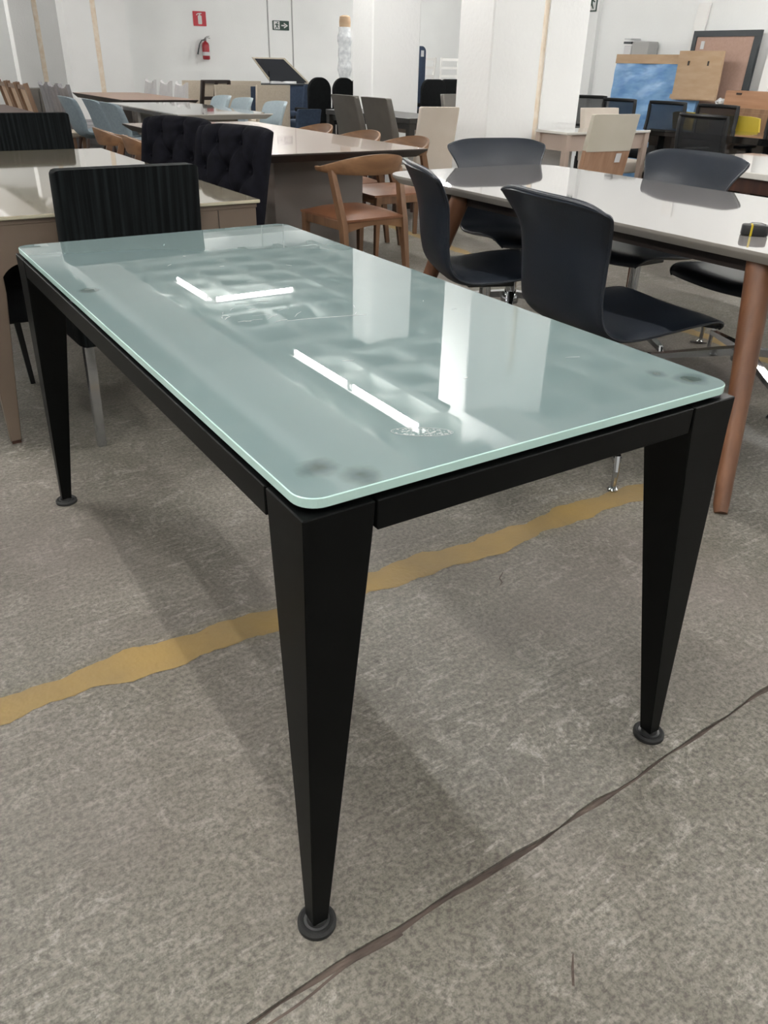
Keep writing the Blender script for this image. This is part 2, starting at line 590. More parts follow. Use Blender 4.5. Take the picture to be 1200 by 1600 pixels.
def floor_slabs():
    b = B()
    # two slabs with a wavy saw-cut joint between them at y = 0.61
    xs = [U0 + (UB - U0) * i / 400 for i in range(401)]

    def wob(x, k):
        return 0.597 + 0.028 * x + 0.004 * math.sin(x * 5.1 + k) + 0.0025 * math.sin(x * 23 + 2 * k)
    up = [(x, wob(x, 0) + 0.0048 + 0.0018 * math.sin(x * 37) + 0.0012 * math.sin(x * 91)) for x in xs]
    dn = [(x, wob(x, 0.8) - 0.0048 - 0.0016 * math.sin(x * 43 + 1)) for x in xs]
    for edge, far in ((up, VD), (dn, V0)):
        top = [b.bm.verts.new((x, y, 0)) for x, y in edge]
        low = [b.bm.verts.new((x, y, -0.03)) for x, y in edge]
        ft = [b.bm.verts.new((x, far, 0)) for x, _ in edge]
        for i in range(400):
            b.bm.faces.new((top[i], top[i + 1], ft[i + 1], ft[i]))
            b.bm.faces.new((low[i], low[i + 1], top[i + 1], top[i]))
    o = struct('floor', b, M['concrete'])
    # make sure the upper faces look up
    me = o.data
    bm = bmesh.new()
    bm.from_mesh(me)
    for f in bm.faces:
        if abs(f.normal.z) > 0.5 and f.normal.z < 0:
            f.normal_flip()
    bm.to_mesh(me)
    bm.free()
    f = B()
    lo = [f.bm.verts.new((x, wob(x, 0.8) - 0.012, -0.007)) for x in xs]
    hi = [f.bm.verts.new((x, wob(x, 0) + 0.012, -0.007)) for x in xs]
    md = [f.bm.verts.new((x, wob(x, 0.4), -0.003 - 0.003 * math.sin(x * 11))) for x in xs]
    for i in range(400):
        f.bm.faces.new((lo[i], lo[i + 1], md[i + 1], md[i]))
        f.bm.faces.new((md[i], md[i + 1], hi[i + 1], hi[i]))
    f.build('joint_filler', M['joint'], o)
    # short hairline cracks in the slab
    for pts in ([(1.252, 1.304), (1.224, 1.286), (1.218, 1.268), (1.200, 1.258)], [(0.657, 0.434), (0.640, 0.418), (0.622, 0.398)]):
        c = B()
        c.tube([(x, y, 0.0004) for x, y in pts], [0.4, 1.0, 0.9, 0.3][:len(pts)], 4, sq=(0.004, 0.0012))
        c.build('hairline_crack', M['joint'], o)
    # second thin saw cut running beside the joint, towards the near left
    s = B()
    pts = []
    for i in range(60):
        x = -0.6 + 1.05 * i / 59
        pts.append((x, wob(x, 0) - 0.019 + 0.010 * max(0, (x - 0.1)) / 0.35 + 0.002 * math.sin(x * 40)))
    n = len(pts)
    lo = [s.bm.verts.new((x, y - 0.0022, 0.0006)) for x, y in pts]
    hi = [s.bm.verts.new((x, y + 0.0022, 0.0006)) for x, y in pts]
    for i in range(n - 1):
        s.bm.faces.new((lo[i], lo[i + 1], hi[i + 1], hi[i]))
    s.build('hairline_saw_cut', M['joint'], o)

    # worn painted lines, ragged on both edges
    def line(p0, p1, w, seed, gaps=()):
        rnd = random.Random(seed)
        p0, p1 = Vector(p0), Vector(p1)
        L = (p1 - p0).length
        t = (p1 - p0) / L
        nrm = Vector((-t.y, t.x))
        k = int(L / 0.012)
        ba, bb2 = 0.0, 0.0
        bm = B()
        prev = None
        lowf = [rnd.uniform(0, 6) for _ in range(6)]
        for i in range(k + 1):
            d = L * i / k
            ba = 0.010 * math.sin(d * 9 + lowf[0]) + 0.007 * math.sin(d * 23 + lowf[1]) + 0.004 * math.sin(d * 61 + lowf[2]) + rnd.uniform(-.0025, .0025)
            bb2 = 0.010 * math.sin(d * 8 + lowf[3]) + 0.008 * math.sin(d * 19 + lowf[4]) + 0.004 * math.sin(d * 53 + lowf[5]) + rnd.uniform(-.0025, .0025)
            c = p0 + t * d
            a = c + nrm * (w / 2 + ba)
            z = c - nrm * (w / 2 + bb2)
            v = (bm.bm.verts.new((a.x, a.y, 0.0012)), bm.bm.verts.new((z.x, z.y, 0.0012)))
            gap = any(g0 < d < g1 for g0, g1 in gaps)
            if prev and not gap:
                bm.bm.faces.new((prev[0], v[0], v[1], prev[1]))
            prev = v
        q = bm.build('painted_line', M['yellow_paint'], o)
        return q
    line((-3.2, 1.47), (2.25, 1.433), 0.088, 3)
    line((3.50, 1.6), (3.98, 7.6), 0.085, 5)
    return o


floor = floor_slabs()


def wallbox(name, x0, x1, y0, y1, z0=0.0, z1=4.2, mt='wall'):
    b = B()
    b.box(((x0 + x1) / 2, (y0 + y1) / 2, (z0 + z1) / 2), (x1 - x0, y1 - y0, z1 - z0))
    return struct(name, b, M[mt])


wallbox('wall_right', U1, U1 + 0.2, V0, 8.06)
pil = wallbox('wall_right_pilaster', U1 - 0.06, U1 + 0.2, 8.06, 9.6)
wallbox('wall_right_return', U1 + 0.2, UB, 9.4, 9.6)
wallbox('wall_back', 5.15, UB, VB, VB + 0.2)
wallbox('wall_back_return', 5.15, 5.35, VB + 0.2, VD)
wallbox('wall_far', U0, 5.35, VD, VD + 0.2)
wallbox('wall_left', U0 - 0.2, U0, V0, VD)
wallbox('wall_front', U0, U1 + 0.2, V0 - 0.2, V0)
wallbox('wall_far_right', UB, UB + 0.2, 9.4, VB + 0.2)
# low painted plinth band and vertical panel seams on the back wall
b = B()
for x in (8.36, 8.92):
    b.box((x, VB - 0.006, 1.9), (0.022, 0.012, 3.2))
struct('trim_1', b, M['conduit'])
b = B()
b.box((9.0, VB - 0.01, 0.5), (7.6, 0.02, 1.0))
struct('trim_2', b, M['wall'])


def ceiling():
    b = B()
    b.box(((U0 + UB) / 2, (V0 + VD) / 2, ZC + 0.34), (UB - U0 + 0.4, VD - V0 + 0.4, 0.1))
    pitch = 0.72
    h = 0.30
    x = U0
    while x < UB:
        if not (2.7 < x < 3.5):
            b.box((x, (V0 + VD) / 2, ZC + h / 2), (0.13, VD - V0, h))
        x += pitch
    y = V0
    while y < VD:
        b.box(((U0 + UB) / 2, y, ZC + h / 2 + 0.001), (UB - U0, 0.13, h))
        y += pitch
    return struct('ceiling', b, M['ceil'])


ceiling()


def beam(name, x0, x1, y0, y1, z0, z1=ZC + 0.32):
    b = B()
    b.box(((x0 + x1) / 2, (y0 + y1) / 2, (z0 + z1) / 2), (x1 - x0, y1 - y0, z1 - z0), bev=0.01)
    return struct(name, b, M['pillar'])


beam('beam_long', 2.82, 3.46, V0, VD, 3.22)
beam('beam_cross', U0, UB, 14.2, 14.75, 3.15)
beam('beam_along_joint', 4.46, 4.92, V0, 5.44, 3.2)


def pillar(name, x0, x1, y0, y1, z1=ZC + 0.05):
    b = B()
    b.box(((x0 + x1) / 2, (y0 + y1) / 2, z1 / 2), (x1 - x0, y1 - y0, z1), bev=0.012, seg=1)
    return struct(name, b, M['pillar'])


pillar('pillar_middle', 5.09, 5.70, 8.15, 8.56)


def pillar_pair(name, xl, xm, xr, y0, y1, gap=0.055):
    """two columns side by side with a foam filled expansion joint; the right one carries a corbel"""
    b = B()
    b.box(((xl + xm) / 2, (y0 + y1) / 2, 1.6), (xm - xl, y1 - y0, 3.2), bev=0.012, seg=1)
    struct(name + '_left_column', b, M['pillar'])
    b = B()
    poly = [(xm + gap, 0), (xr, 0), (xr, ZC + 0.05), (xm - 0.42, ZC + 0.05), (xm + gap, 2.86)]
    b.prism(poly, y0 + 0.004, y1, 'y')
    struct(name + '_right_column', b, M['pillar'])
    b = B()
    b.box((xm + gap / 2, (y0 + y1) / 2 + 0.012, 1.45), (gap, y1 - y0 - 0.01, 2.9))
    struct(name + '_joint_foam', b, M['foam'])


pillar_pair('pillar_near', 4.44, 4.95, 5.43, 5.40, 5.82)
pillar_pair('pillar_far', 4.12, 4.62, 5.24, 17.0, 17.45, 0.09)
pillar_pair('pillar_farthest', 3.90, 4.38, 5.0, 20.6, 21.0, 0.10)


# ------------------------------------------------------------------ fluorescent lamps
def tube_lamp(label, x, y, along, z=3.2):
    r = thing('tube_lamp', (x, y, z), 0 if along == 'v' else PI / 2, label, 'lamp', 'fluorescent tube lamps under the ceiling')
    b = B()
    b.prism([(-0.06, 0.035), (-0.03, 0.065), (0.03, 0.065), (0.06, 0.035), (0.05, 0.033), (0.022, 0.055), (-0.022, 0.055), (-0.05, 0.033)], -0.63, 0.63, 'y')
    b.build('housing', M['lamp_white'], r)
    t = B()
    t.tube([(0, -0.58, 0), (0, 0.58, 0)], 0.016, 8)
    t.build('tube', M['tube'], r, True)
    for s in (-1, 1):
        e = B()
        e.box((0, s * 0.6, 0.012), (0.026, 0.03, 0.07))
        e.build('tube_holder', M['lamp_white'], r)
    for s in (-0.45, 0.45):
        h = B()
        h.box((0, s, (ZC - z) / 2 + 0.03), (0.012, 0.02, ZC - z - 0.06))
        h.build('hanger', M['lamp_white'], r)
    return r


for x, y, al, lb in ((3.9, 5.95, 'v', 'tube lamp over the aisle, mirrored as the lower bright line in the glass table'),
                     (3.9, 7.24, 'v', 'tube lamp over the aisle, mirrored as the upper of two aligned lines'),
                     (4.58, 10.4, 'u', 'tube lamp set crosswise, mirrored as the short leg of an L shape'),
                     (3.93, 11.15, 'v', 'tube lamp joined to the crosswise lamp in an L shape')):
    tube_lamp(lb, x, y, al)
for x, y in ((-1.6, -2.2), (-1.6, 1.0), (-1.6, 4.6), (-1.6, 8.4), (-1.6, 12.4), (1.2, -2.6), (3.9, -2.6), (3.9, 0.4), (6.9, -1.0),
             (6.9, 2.4), (6.9, 3.9), (0.2, 0.6), (2.4, 2.2), (-0.2, 3.4), (9.4, 11.6), (9.4, 14.9), (6.4, 13.6), (11.5, 12.5), (11.5, 15.6), (1.2, 14.6), (1.2, 19.5), (1.8, 22.3), (-1.6, 16.5), (-1.6, 20.5)):  # unseen lamps added to brighten the hall and its ceiling
    tube_lamp('added white tube lamp out of view, hung only to light the hall', x, y, 'v', 2.72)


# ------------------------------------------------------------------ the glass table
def glass_table():
    r = thing('glass_table', (0.7325, 1.493, 0), 0,
              'black metal dining table with frosted green glass top and tapered legs', 'table')
    hx, hy = 0.389, 0.806            # half size of the frame
    # glass, slightly inside the frame outline
    b = B()
    b.prism(rrect(-0.385, 0.385, -0.8, 0.8, 0.032, 8), 0.748, 0.762, bev=0.0012, seg=1)
    g = b.build('glass_top', [M['glass_face'], M['glass_edge']], r)
    for p in g.data.polygons:
        if abs(p.normal.z) < 0.9:
            p.material_index = 1
    # rails
    for s, nm in ((-1, 'n'), (1, 'f')):
        b = B()
        b.box((0, s * (hy - 0.019), 0.721), (2 * (hx - 0.101), 0.038, 0.042), bev=0.0015, seg=1)
        b.build('end_rail', M['black_metal'], r)
    for s in (-1, 1):
        b = B()
        b.box((s * (hx - 0.019), 0, 0.721), (0.038, 2 * (hy - 0.101), 0.042), bev=0.0015, seg=1)
        b.build('side_rail', M['black_metal'], r)
    # tapered four-sided legs, outer corner nearly vertical
    for sx in (-1, 1):
        for sy in (-1, 1):
            b = B()
            def ring(z, off, w):
                x0, y0 = sx * (hx + off), sy * (hy + off)
                return [(x0, y0, z), (x0 - sx * w, y0, z), (x0 - sx * w, y0 - sy * w, z), (x0, y0 - sy * w, z)]
            rings = [ring(0.016, 0.012, 0.027), ring(0.69, 0.0, 0.094), ring(0.742, 0.0, 0.098)]
            vs = [[b.bm.verts.new(p) for p in q] for q in rings]
            for i in range(2):
                for j in range(4):
                    j2 = (j + 1) % 4
                    b.bm.faces.new((vs[i][j], vs[i][j2], vs[i + 1][j2], vs[i + 1][j]))
            b.bm.faces.new(vs[0])
            b.bm.faces.new(vs[2])
            es = [e for e in b.bm.edges]
            bmesh.ops.bevel(b.bm, geom=es, offset=0.0016, segments=1, affect='EDGES')
            lg = b.build('leg', M['black_metal'], r)
            fx, fy = sx * (hx - 0.001), sy * (hy - 0.001)
            f = B()
            f.lathe([(0.024, 0), (0.031, 0.001), (0.031, 0.008), (0.027, 0.012), (0.021, 0.009), (0.017, 0.009), (0.015, 0.018)], (fx, fy, 0), 28)
            f.build('foot_pad', M['rubber'], lg, True)
            f = B()
            f.lathe([(0.021, 0.0095), (0.0205, 0.0115), (0.016, 0.0115), (0.0155, 0.0095)], (fx, fy, 0), 28)
            f.build('washer', M['dull_steel'], lg, True)
            # clear pad between leg and glass
            p = B()
            p.lathe([(0.016, 0.7418), (0.017, 0.744), (0.016, 0.748)], (sx * (hx - (0.03 if sx > 0 else 0.06)), sy * (hy - (0.026 if sx > 0 else 0.06)), 0), 18)
            p.build('glass_spacer', M['padplastic'], r, True)
    for sx in (-1, 1):
        p = B()
        p.lathe([(0.014, 0.7418), (0.014, 0.748)], (sx * (hx - 0.02), 0.26, 0), 16)
        p.build('glass_spacer', M['padplastic'], r, True)
    # scratches and the oval sticker residue on the glass
    ox, oy = 0.7325, 1.493
    st = B()
    n = 40
    rnd = random.Random(4)
    c = Vector((0.578, 0.788))
    a = 0.03
    for i in range(120):
        an, rr = rnd.uniform(0, 2 * PI), math.sqrt(rnd.uniform(0, 1))
        e = Vector((math.cos(an) * 0.040 * rr, math.sin(an) * 0.013 * rr))
        e.rotate(Matrix.Rotation(-0.57, 2))
        p = c + e
        s = rnd.uniform(0.0007, 0.0022)
        st.prism([(p.x - ox + s * math.cos(q * PI / 3), p.y - oy + s * 0.7 * math.sin(q * PI / 3)) for q in range(6)], 0.7621, 0.7623)
    rim = []
    for i in range(48):
        an = 2 * PI * i / 48
        e = Vector((math.cos(an) * 0.042, math.sin(an) * 0.014))
        e.rotate(Matrix.Rotation(-0.57, 2))
        rim.append((c.x + e.x - ox, c.y + e.y - oy, 0.7622))
    st.tube(rim + [rim[0]], 0.0005, 4)
    q = st.build('sticker_residue', M['white_scratch'], r)
    q['kind'] = 'stuff'

    def scratch(pts, w):
        b = B()
        b.tube([(x - ox, y - oy, 0.7622) for x, y in pts], [w * (0.25 + 0.75 * math.sin(PI * (i + 0.3) / len(pts))) for i in range(len(pts))], 4, sq=(1, 0.35))
        b.build('scratch', M['white_scratch'], r)
    scratch([(0.655, 1.345), (0.70, 1.338), (0.75, 1.325), (0.81, 1.31)], 0.0022)
    scratch([(1.005, 1.96), (1.02, 1.958), (1.035, 1.96), (1.05, 1.952)], 0.004)
    rnd = random.Random(9)
    for i in range(16):
        x, y = rnd.uniform(0.55, 0.68), rnd.uniform(1.34, 1.52)
        an, L = rnd.uniform(-0.9, 0.9) + 0.4, rnd.uniform(0.01, 0.04)
        scratch([(x, y), (x + L * 0.5 * math.cos(an), y + L * 0.5 * math.sin(an) + 0.003), (x + L * math.cos(an), y + L * math.sin(an))], rnd.uniform(0.001, 0.0028))
    for i in range(14):
        x, y = rnd.uniform(0.6, 1.08), rnd.uniform(0.8, 2.2)
        an, L = rnd.uniform(-1.2, 1.2), rnd.uniform(0.006, 0.03)
        scratch([(x, y), (x + L * 0.5 * math.cos(an), y + L * 0.5 * math.sin(an)), (x + L * math.cos(an), y + L * math.sin(an))], rnd.uniform(0.0008, 0.0018))
    return r


glass_table()


# ------------------------------------------------------------------ generic dining chair with a slab back
def slab_chair(name, w=0.46, d=0.5, h=0.92, seat_h=0.47, seat_t=0.1, back_t=0.07, lean=0.09, body='black_fabric', leg='blk_plastic',
               leg_w=0.03, splay=0.02, back_z0=0.44, back_mat=None, bev=0.02, round_leg=False, cat='chair', taper=0.7):
    r = thing(name, (0, 0, 0), 0, 'x', cat)
    b = B()
    b.box((0, 0.01, seat_h - seat_t / 2), (w, d, seat_t), bev=min(bev, seat_t * 0.4), seg=3)
    b.build('seat', M[body], r, True)
    y0 = -d / 2
    b = B()
    prof = [(y0 - 0.0, back_z0), (y0 + back_t, back_z0), (y0 + back_t - lean * 0.3, (back_z0 + h) * 0.5), (y0 + back_t * 0.85 - lean, h),
            (y0 - lean, h), (y0 - lean * 0.3, (back_z0 + h) * 0.5)]
    b.prism(prof, -w / 2, w / 2, 'x', bev=bev, seg=3)
    b.build('backrest', M[back_mat or body], r, True)
    for sx in (-1, 1):
        for sy in (-1, 1):
            b = B()
            x, y = sx * (w / 2 - 0.035), sy * (d / 2 - 0.04)
            pts = [(x + sx * splay * 0.5, y + sy * splay, 0.0), (x, y, seat_h - seat_t + 0.005)]
            if round_leg:
                b.tube(pts, [leg_w * 0.5 * taper, leg_w * 0.5], 12)
            else:
                b.tube(pts, [taper, 1.0], 4, sq=(leg_w, leg_w))
            b.build('leg', M[leg], r, round_leg)
    return r


# black striped chairs at the taupe table
sc0 = slab_chair('striped_dining_chair', w=0.46, d=0.54, h=0.90, seat_h=0.47, seat_t=0.12, back_t=0.075, lean=0.03, body='striped', leg='chrome',
                 leg_w=0.032, splay=0.035, back_z0=0.355, bev=0.022, taper=0.85)
place(sc0, (0.755, 2.925, 0), 0.03, 'black striped upholstered chair with chrome legs behind the glass table', 'black striped chairs', True)
place(sc0, (1.03, 5.2, 0), PI - 0.02, 'black striped upholstered chair at the far end of the cream glass table', 'black striped chairs')
tk = slab_chair('black_dining_chair', w=0.5, d=0.52, h=0.88, seat_h=0.5, seat_t=0.12, body='black_fabric', leg='blk_plastic', leg_w=0.026, splay=0.02)
place(tk, (0.235, 3.19, 0), -PI / 2, 'black upholstered chair tucked under the near left corner of the taupe table', None, True)


# ------------------------------------------------------------------ tables
def rect_table(name, x0, x1, y0, y1, h, top_t, top, edge, label, cat='table'):
    r = thing(name, ((x0 + x1) / 2, (y0 + y1) / 2, 0), 0, label, cat)
    hx, hy = (x1 - x0) / 2, (y1 - y0) / 2
    b = B()
    b.box((0, 0, h - top_t / 2), (2 * hx, 2 * hy, top_t), bev=min(0.003, top_t * 0.2), seg=1)
    t = b.build('table_top', [M[top], M[edge]], r)
    for p in t.data.polygons:
        if p.normal.z < 0.7:
            p.material_index = 1
    return r, hx, hy


def taupe_table():
    r, hx, hy = rect_table('extending_dining_table', 0.27, 1.275, 2.80, 4.86, 0.755, 0.012, 'cream_glass', 'cream_edge',
                           'taupe lacquered dining table with glossy cream glass top')
    b = B()
    b.box((0, 0, 0.735), (2 * hx - 0.02, 2 * hy - 0.02, 0.016), bev=0.002, seg=1)
    b.build('top_frame', M['taupe'], r)
    # end aprons with the seam of the pull-out part, arched towards the legs
    for s in (-1, 1):
        b = B()
        n = 10
        poly = [(-hx + 0.015, 0.727), (-hx + 0.015, 0.50)]
        for k in range(n + 1):
            a = PI - PI / 2 * k / n
            poly.append((-hx + 0.17 + 0.085 * math.cos(a) - 0.0, 0.525 + 0.085 * math.sin(a)))
        poly += [(hx - 0.17, 0.61)]
        for k in range(n + 1):
            a = PI / 2 - PI / 2 * k / n
            poly.append((hx - 0.17 + 0.085 * math.cos(a), 0.525 + 0.085 * math.sin(a)))
        poly += [(hx - 0.015, 0.50), (hx - 0.015, 0.727)]
        b.prism(poly, s * (hy - 0.012), s * (hy - 0.040), 'y')
        b.build('end_apron', M['taupe'], r)
        b = B()
        b.box((hx - 0.16, s * (hy - 0.0115), 0.668), (0.003, 0.002, 0.115))
        b.build('apron_seam', M['table_edge_dark'], r)
        b = B()
        b.box((s * (hx - 0.03), 0, 0.668), (0.024, 2 * hy - 0.1, 0.118))
        b.build('side_apron', M['taupe'], r)
    for sx in (-1, 1):
        for sy in (-1, 1):
            b = B()
            poly = [(sx * (hx - 0.012), 0.727), (sx * (hx - 0.012), 0.012), (sx * (hx - 0.047), 0.012), (sx * (hx - 0.1), 0.52), (sx * (hx - 0.1), 0.727)]
            b.prism(poly, sy * (hy - 0.014), sy * (hy - 0.062), 'y', bev=0.003, seg=1)
            lg = b.build('leg', M['taupe'], r)
            f = B()
            f.box((sx * (hx - 0.03), sy * (hy - 0.038), 0.006), (0.03, 0.036, 0.012))
            f.build('foot_cap', M['walnut_dark'], lg)
    return r


taupe_table()


def walnut_table():
    x0, x1, y0, y1 = 1.955, 3.05, 4.24, 6.76
    r = thing('panel_base_table', ((x0 + x1) / 2, (y0 + y1) / 2, 0), 0, 'long brushed walnut table on a grey panel base', 'table')
    hx, hy = (x1 - x0) / 2, (y1 - y0) / 2
    b = B()
    top, bot = [], []
    for (px, py) in ((-1, -1), (1, -1), (1, 1), (-1, 1)):
        top.append(b.bm.verts.new((px * hx, py * hy, 0.752)))
        bot.append(b.bm.verts.new((px * hx, py * hy, 0.744)))
    low = [b.bm.verts.new((px * (hx - 0.05), py * (hy - 0.05), 0.705)) for (px, py) in ((-1, -1), (1, -1), (1, 1), (-1, 1))]
    b.bm.faces.new(top)
    b.bm.faces.new(low[::-1])
    for i in range(4):
        j = (i + 1) % 4
        b.bm.faces.new((bot[i], bot[j], top[j], top[i]))
        b.bm.faces.new((low[i], low[j], bot[j], bot[i]))
    t = b.build('table_top', [M['walnut_top'], M['table_edge_dark']], r)
    for p in t.data.polygons:
        if p.normal.z < 0.7:
            p.material_index = 1
    for s in (-1, 1):
        b = B()
        b.box((0, s * (hy - 0.42), 0.353), (0.62, 0.12, 0.705), bev=0.004, seg=1)
        b.build('base_panel', M['taupe_grey'], r)
    b = B()
    b.box((0, 0, 0.353), (0.06, 2 * hy - 0.96, 0.70), bev=0.004, seg=1)
    b.build('base_panel', M['taupe_grey'], r)
    return r


M['taupe_grey'] = mat('grey_taupe_gloss', rgb(138, 130, 124), 0.2, coat=0.4)
walnut_table()


def pale_table():
    x0, x1, y0, y1 = 2.15, 3.175, 0.86, 3.37
    r = thing('round_leg_table', ((x0 + x1) / 2, (y0 + y1) / 2, 0), 0, 'pale grey glossy table with rounded corners and round walnut legs', 'table')
    hx, hy = (x1 - x0) / 2, (y1 - y0) / 2
    b = B()
    outl = rrect(-hx, hx, -hy, hy, 0.16, 10)
    n = len(outl)
    lay = [(1.0, 0.750), (1.0, 0.742), (0.996, 0.738), (0.96, 0.716)]
    rings = []
    for f, z in lay:
        rings.append([b.bm.verts.new((x - (1 - f) * hx * (1 if x > 0 else -1), y - (1 - f) * hx * (1 if y > 0 else -1), z)) for x, y in outl])
    b.bm.faces.new(rings[0])
    b.bm.faces.new(rings[-1][::-1])
    for i in range(len(lay) - 1):
        for j in range(n):
            j2 = (j + 1) % n
            b.bm.faces.new((rings[i][j], rings[i][j2], rings[i + 1][j2], rings[i + 1][j]))
    t = b.build('table_top', [M['grey_top'], M['grey_edge']], r, True, ang=30)
    for p in t.data.polygons:
        if p.normal.z < 0.7:
            p.material_index = 1
    b = B()
    b.box((0, 0, 0.695), (2 * hx - 0.16, 2 * hy - 0.75, 0.045))
    b.build('under_frame', M['table_edge_dark'], r)
    for sx in (-1, 1):
        for sy in (-1, 1):
            b = B()
            b.tube([(sx * 0.615, sy * (0.72 + 0.19), 0.0), (sx * 0.60, sy * (0.72 + 0.175), 0.02), (sx * 0.43, sy * 0.72, 0.718)], [0.020, 0.024, 0.043], 20)
            b.build('leg', M['walnut_leg'], r, True)
    return r


pale_table()


def tape_measure():
    r = thing('tape_measure', (2.37, 1.53, 0.7501), math.radians(-50), 'small black tape measure with a yellow stripe lying on the pale table', 'tape measure')
    b = B()
    b.prism(rrect(-0.04, 0.04, -0.022, 0.022, 0.015, 5), 0.0, 0.032, bev=0.005, seg=2)
    b.build('case', M['blk_plastic'], r, True)
    b = B()
    b.box((-0.012, 0, 0.017), (0.006, 0.0455, 0.033))
    b.build('stripe', M['yellow_accent'], r)
    b = B()
    b.tube([(0.03, 0.0, 0.033), (0.015, 0.01, 0.036), (-0.01, 0.012, 0.036), (-0.02, 0.0, 0.033)], 0.0016, 6)
    b.build('wrist_strap', M['dull_steel'], r, True)
    b = B()
    b.lathe([(0.014, 0.031), (0.014, 0.0335)], (0.012, 0, 0), 18)
    b.build('badge', M['dull_steel'], r, True)


tape_measure()


# ------------------------------------------------------------------ navy swivel chairs
def navy_chair():
    r = thing('swivel_chair', (0, 0, 0), 0, 'x', 'chair')
    prof = [(0.285, 0.432), (0.275, 0.452), (0.23, 0.468), (0.10, 0.462), (-0.05, 0.445), (-0.15, 0.445), (-0.215, 0.485), (-0.245, 0.56),
            (-0.262, 0.65), (-0.285, 0.75), (-0.325, 0.835), (-0.345, 0.862)]
    wid = [(0.215,), (0.235,), (0.245,), (0.25,), (0.245,), (0.235,), (0.222,), (0.215,), (0.218,), (0.235,), (0.275,), (0.268,)]

    def pos(s, t, off):
        y, z = lerp_pts(prof, s)
        w = lerp_pts(wid, s)[0]
        y2, z2 = lerp_pts(prof, min(s + 0.01, 1))
        y1, z1 = lerp_pts(prof, max(s - 0.01, 0))
        ty, tz = y2 - y1, z2 - z1
        L = math.hypot(ty, tz) or 1
        ny, nz = -tz / L, ty / L                      # normal
        q = 2 * t - 1
        edge = 1 - abs(q) ** 6 * 0.75
        th = off * edge * (0.55 + 0.45 * math.sin(PI * min(max(s, 0.04), 0.96)))
        back = min(max((s - 0.5) / 0.3, 0), 1)
        curl = 0.035 * q * q * back
        dish = 0.012 * (q * q) * (1 - back)
        # the upper corners are drawn down a little: rounded top line
        drop = -0.022 * abs(q) ** 5 * min(max((s - 0.8) / 0.2, 0), 1)
        return (q * w, y + curl + ny * th, z + dish + drop + nz * th)
    b = B()
    b.sheet(lambda s, t: pos(s, t, 0.019), lambda s, t: pos(s, t, -0.019), 44, 20)
    sh = b.build('shell', M['navy'], r, True, ang=75)
    # piping around the edge
    pts = []
    for i in range(45):
        pts.append(pos(i / 44, 0.0, 0))
    for j in range(1, 21):
        pts.append(pos(1.0, j / 20, 0))
    for i in range(43, -1, -1):
        pts.append(pos(i / 44, 1.0, 0))
    b = B()
    b.tube(pts, 0.0055, 6)
    b.build('piping', M['navy'], sh, True)
    b = B()
    b.box((0, 0.0, 0.415), (0.16, 0.2, 0.03), bev=0.006)
    b.build('mount_plate', M['blk_plastic'], r)
    b = B()
    b.lathe([(0.030, 0.10), (0.030, 0.22), (0.024, 0.225), (0.024, 0.40)], (0, 0, 0), 20)
    b.build('post', M['chrome'], r, True)
    b = B()
    b.lathe([(0.045, 0.10), (0.05, 0.13), (0.035, 0.155)], (0, 0, 0), 20)
    b.build('hub', M['chrome'], r, True)
    for k in range(4):
        a = PI / 4 + 0.3 + k * PI / 2
        ca, sa = math.cos(a), math.sin(a)
        b = B()
        b.tube([(0.03 * ca, 0.03 * sa, 0.145), (0.2 * ca, 0.2 * sa, 0.128), (0.405 * ca, 0.405 * sa, 0.105)], [1.0, 0.85, 0.6], 4, sq=(0.042, 0.032))
        b.tube([(0.398 * ca, 0.398 * sa, 0.118), (0.412 * ca, 0.412 * sa, 0.07), (0.410 * ca, 0.410 * sa, 0.014)], [0.011, 0.010, 0.0085], 8)
        arm = b.build('base_arm', M['chrome'], r)
        g = B()
        g.lathe([(0.017, 0), (0.018, 0.006), (0.011, 0.015), (0.006, 0.018)], (0.410 * ca, 0.410 * sa, 0), 14)
        g.build('glide', M['chrome'], arm, True)
    return r


nv = navy_chair()
G = 'navy leather swivel chairs around the pale table'
place(nv, (2.11, 1.82, 0), math.radians(-98), 'navy leather swivel chair nearest the glass table, its back towards the camera', G, True)
place(nv, (2.19, 2.585, 0), math.radians(-112), 'navy leather swivel chair seen side-on at the far left of the pale table', G)
place(nv, (2.86, 3.17, 0), math.radians(166), 'navy leather swivel chair at the far end of the pale table, before the white pillar', G)
place(nv, (3.10, 2.57, 0), math.radians(92), 'navy leather swivel chair across the pale table, its back rising above the top', G)
place(nv, (3.12, 1.93, 0), math.radians(82), 'navy leather swivel chair with only its seat showing right of the walnut leg', G)


